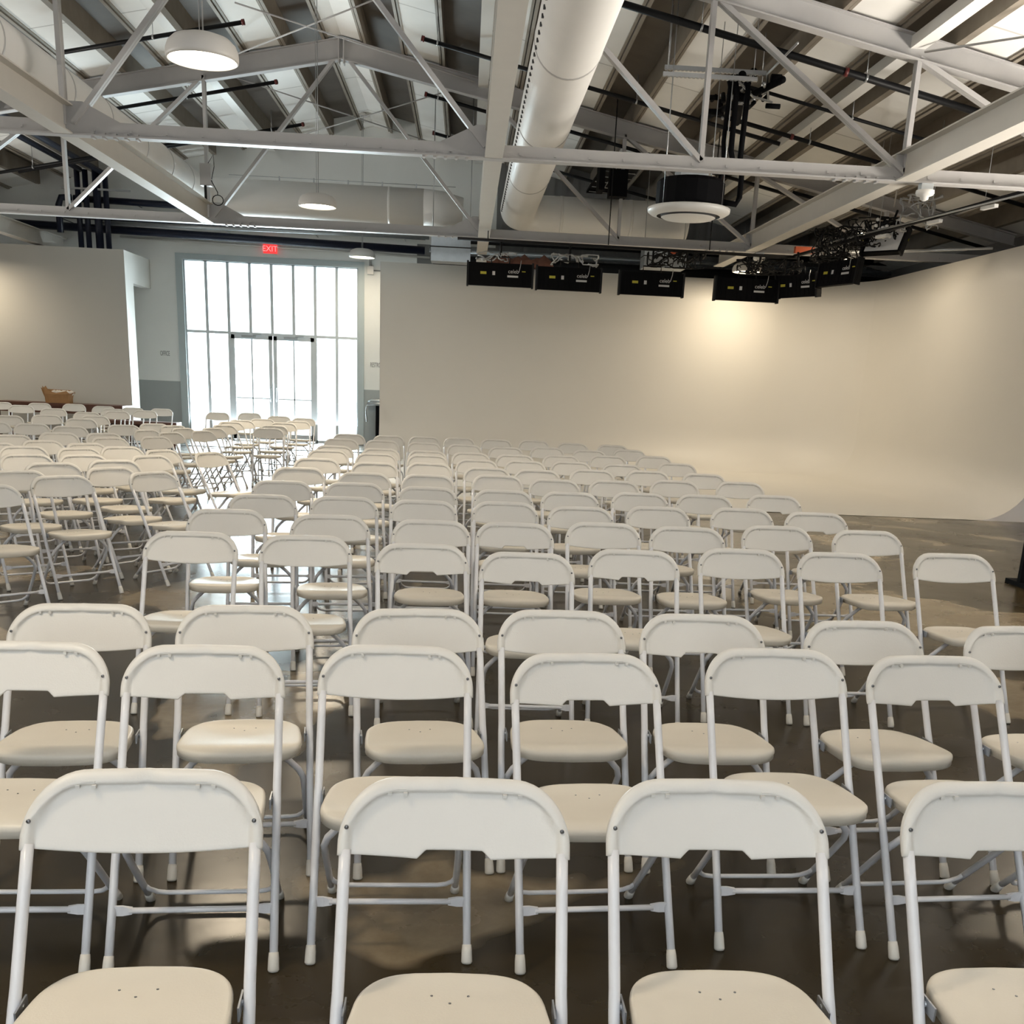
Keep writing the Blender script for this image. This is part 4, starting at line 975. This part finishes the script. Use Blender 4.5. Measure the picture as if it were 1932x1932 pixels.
CH = [
 ('m',1,1,-0.580,1.690,0.064,0),
 ('m',1,2,0.005,1.682,-0.000,1),
 ('m',1,3,0.529,1.707,0.014,1),
 ('m',1,4,1.134,1.732,0.020,1),
 ('m',2,1,-1.184,2.642,0.050,1),
 ('m',2,2,-0.699,2.661,0.074,1),
 ('m',2,3,-0.171,2.725,0.035,0),
 ('m',2,4,0.390,2.703,0.090,1),
 ('m',2,5,0.984,2.834,0.049,0),
 ('m',2,6,1.476,2.805,0.089,1),
 ('m',2,7,2.012,2.830,0.100,0),
 ('m',3,1,-1.210,3.151,0.100,0),
 ('m',3,2,-0.689,3.210,0.120,0),
 ('m',3,3,-0.115,3.245,0.130,0),
 ('m',3,4,0.366,3.296,0.050,0),
 ('m',3,5,0.857,3.306,0.020,1),
 ('m',3,6,1.438,3.287,0.100,0),
 ('m',3,7,2.009,3.283,0.120,0),
 ('m',4,1,-1.289,4.834,0.050,0),
 ('m',4,2,-0.732,4.851,0.120,0),
 ('m',4,3,-0.167,4.718,0.100,1),
 ('m',4,4,0.311,4.560,0.000,1),
 ('m',4,5,0.840,4.765,-0.030,1),
 ('m',4,6,1.419,4.932,0.020,0),
 ('m',4,7,1.927,4.929,0.030,0),
 ('m',4,8,2.578,5.045,0.040,0),
 ('m',5,1,-1.303,5.748,0.151,0),
 ('m',5,2,-0.712,5.666,0.157,0),
 ('m',5,3,-0.164,5.604,0.021,0),
 ('m',5,4,0.301,5.628,-0.012,1),
 ('m',5,5,0.828,5.780,0.017,0),
 ('m',5,6,1.306,5.733,-0.021,0),
 ('m',5,7,1.909,5.944,0.063,0),
 ('m',5,8,2.441,5.882,0.057,0),
 ('m',6,1,-1.258,6.560,0.145,0),
 ('m',6,2,-0.747,6.624,0.120,0),
 ('m',6,3,-0.239,6.587,0.061,0),
 ('m',6,4,0.293,6.685,0.027,0),
 ('m',6,5,0.787,6.575,0.058,0),
 ('m',6,6,1.332,6.756,0.055,0),
 ('m',6,7,1.931,6.866,0.021,0),
 ('m',6,8,2.421,6.781,0.011,1),
 ('m',7,1,-1.295,7.530,0.150,0),
 ('m',7,2,-0.778,7.588,0.133,0),
 ('m',7,3,-0.256,7.489,-0.014,0),
 ('m',7,4,0.304,7.479,0.001,0),
 ('m',7,5,0.810,7.515,0.051,0),
 ('m',7,6,1.350,7.690,-0.026,0),
 ('m',7,7,1.857,7.728,-0.025,0),
 ('m',7,8,2.464,7.911,0.033,1),
 ('m',8,1,-1.367,8.742,0.118,0),
 ('m',8,2,-0.788,8.489,0.143,0),
 ('m',8,3,-0.285,8.527,0.017,1),
 ('m',8,4,0.301,8.760,0.004,0),
 ('m',8,5,0.785,8.565,0.070,0),
 ('m',8,6,1.296,8.697,-0.010,0),
 ('m',8,7,1.872,8.949,0.011,0),
 ('m',8,8,2.489,9.070,-0.010,0),
 ('m',9,1,-1.362,9.843,0.153,0),
 ('m',9,2,-0.801,9.619,0.118,0),
 ('m',9,3,-0.319,9.826,0.006,0),
 ('m',9,4,0.232,9.545,0.045,0),
 ('m',9,5,0.693,9.526,0.002,0),
 ('m',9,6,1.244,9.801,0.026,0),
 ('m',9,7,1.812,9.951,0.060,0),
 ('m',9,8,2.334,9.858,-0.020,0),
 ('m',10,1,-1.417,11.032,0.096,0),
 ('m',10,2,-0.889,10.850,0.113,0),
 ('m',10,3,-0.368,10.931,0.047,0),
 ('m',10,4,0.147,10.533,0.032,0),
 ('m',10,5,0.639,10.653,-0.006,0),
 ('m',10,6,1.137,10.794,0.003,0),
 ('m',10,7,1.662,10.712,-0.012,1),
 ('m',10,8,2.349,11.228,0.016,0),
 ('m',11,1,-1.447,11.802,0.094,0),
 ('m',11,2,-0.901,11.671,0.160,0),
 ('m',11,3,-0.392,11.628,0.060,0),
 ('m',11,4,0.097,11.587,0.065,0),
 ('m',11,5,0.586,11.537,0.043,0),
 ('m',11,6,1.130,11.780,0.066,0),
 ('m',11,7,1.688,12.043,-0.028,0),
 ('m',11,8,2.285,12.310,-0.001,0),
 ('m',12,1,-1.517,13.236,0.187,0),
 ('m',12,2,-1.007,13.253,0.168,0),
 ('m',12,3,-0.494,13.186,0.011,0),
 ('m',12,4,0.024,13.092,0.064,0),
 ('m',12,5,0.533,12.895,0.032,0),
 ('m',12,6,1.084,13.275,0.052,0),
 ('m',12,7,1.581,12.984,-0.001,0),
 ('m',12,8,2.162,13.465,-0.011,0),
 ('m',13,1,-1.547,14.350,0.134,0),
 ('m',13,2,-1.013,14.379,0.104,0),
 ('m',13,3,-0.544,14.487,0.008,0),
 ('m',13,4,-0.051,14.600,0.066,0),
 ('m',13,5,0.458,14.594,0.003,0),
 ('m',13,6,0.995,14.746,-0.029,0),
 ('m',13,7,1.518,14.472,-0.026,0),
 ('m',13,8,2.064,14.356,-0.013,0),
 ('l',1,1,-2.700,7.313,0.720,0),
 ('l',1,2,-2.891,6.542,0.700,0),
 ('l',2,1,-2.205,7.894,0.950,0),
 ('l',2,2,-3.121,7.550,0.650,0),
 ('l',3,1,-2.597,8.121,0.900,0),
 ('l',3,2,-3.149,8.291,0.600,0),
 ('l',4,1,-2.665,9.443,0.950,0),
 ('l',4,2,-2.827,8.768,0.600,0),
 ('l',4,3,-3.642,9.009,0.600,0),
 ('l',5,1,-3.253,10.372,0.700,0),
 ('l',5,2,-3.223,9.219,0.700,0),
 ('l',5,3,-4.036,9.894,0.550,0),
 ('l',6,1,-2.286,10.134,1.080,0),
 ('l',6,2,-2.765,10.199,1.050,0),
 ('l',6,3,-3.516,9.980,0.800,0),
 ('l',6,4,-4.421,10.181,0.600,0),
 ('l',7,1,-3.677,10.650,0.800,0),
 ('l',7,2,-4.165,10.794,0.800,0),
 ('l',8,1,-3.407,12.192,0.950,0),
 ('l',8,2,-3.793,11.710,0.800,0),
 ('l',8,3,-4.545,12.115,0.500,0),
 ('l',8,4,-4.795,11.415,0.500,0),
 ('l',9,1,-3.493,13.191,1.050,0),
 ('l',9,2,-4.099,12.401,0.700,0),
 ('l',10,1,-3.256,13.845,1.050,0),
 ('l',10,2,-3.890,13.523,1.000,0),
 ('l',10,3,-4.939,13.546,0.500,0),
 ('l',10,4,-5.512,13.771,0.450,0),
 ('l',10,5,-6.024,13.787,0.400,0),
 ('l',11,1,-3.308,14.637,1.000,0),
 ('l',11,2,-3.632,14.299,1.000,0),
 ('l',11,3,-4.531,14.403,0.500,0),
 ('l',12,1,-3.392,15.607,0.900,0),
 ('l',12,2,-3.930,14.825,0.800,0),
 ('l',12,3,-6.620,15.641,0.350,0),
 ('l',13,1,-3.566,16.697,0.700,0),
 ('l',13,2,-4.307,15.096,0.600,0),
 ('l',13,3,-5.560,15.634,0.350,0),
 ('l',13,4,-6.322,16.331,0.350,0),
 ('l',14,1,-3.576,17.415,0.500,0),
 ('l',14,2,-5.733,16.697,0.300,0),
 ('l',15,1,-6.125,18.910,0.150,0),
 ('l',15,2,-6.298,17.954,0.250,0),
 ('l',15,3,-7.205,18.900,0.250,0),
 ('l',16,1,-5.889,19.740,0.100,0),
 ('l',16,2,-6.497,19.848,0.150,0),
 ('l',16,3,-8.093,19.725,0.250,0),
 ('l',17,1,-5.940,20.957,0.050,0),
 ('l',17,2,-6.451,20.837,0.100,0),
 ('l',17,3,-7.049,21.001,0.150,0),
 ('l',17,4,-7.781,21.477,0.200,0),
 ('l',17,5,-8.353,21.198,0.200,0),
 ('l',17,6,-8.959,20.856,0.200,0),
 ('c',1,1,-2.786,15.131,0.120,0),
 ('c',2,1,-2.872,16.016,0.100,0),
 ('c',3,1,-2.911,17.102,0.100,0),
 ('c',4,1,-2.818,17.982,0.100,0),
 ('c',4,2,-3.437,18.217,0.200,0),
 ('c',5,1,-4.690,20.234,0.000,0),
 ('c',5,2,-4.170,20.681,0.050,0),
 ('c',5,3,-3.442,19.726,0.050,0),
 ('c',5,4,-2.930,19.246,-0.050,0),
]

ORD = ['', 'first', 'second', 'third', 'fourth', 'fifth', 'sixth', 'seventh', 'eighth', 'ninth', 'tenth', 'eleventh', 'twelfth', 'thirteenth', 'fourteenth', 'fifteenth', 'sixteenth', 'seventeenth', 'last']
for (blk, r, i, x, y, a, nt_) in CH:
    kind = 'notched-back ' if nt_ else ''
    if blk == 'm':
        pos = 'leftmost' if i == 1 else ORD[i]+' from the left'
        row = 'front row' if r == 1 else 'last row' if r == 13 else ORD[r]+' row'
        lab = 'white %sfolding chair, %s in the %s of the main block' % (kind, pos, row); g = 'white folding chairs in the main block'
    elif blk == 'l':
        pos = 'nearest the aisle' if i == 1 else ORD[i]+' from the aisle'
        row = 'front row' if r == 1 else 'last row' if r == 17 else ORD[r]+' row'
        lab = 'white folding chair %s in the %s of the angled left block' % (pos, row); g = 'white folding chairs in the angled left block'
    else:
        g = 'white folding chairs near the entrance glazing'
        if r < 5 and not (r == 4 and i == 2): lab = 'white folding chair %s in the short file before the glazing' % ('at the front' if r == 1 else ORD[r]+' from the front')
        elif r == 4: lab = 'white folding chair beside the fourth chair of the short file before the glazing'
        else: lab = 'white folding chair silhouetted against the glazing, %s from the right' % ORD[i]
    near = (blk == 'm' and r <= 7) or (blk == 'l' and r <= 3)
    chair(x, y, a, nt_, near, lab, g)
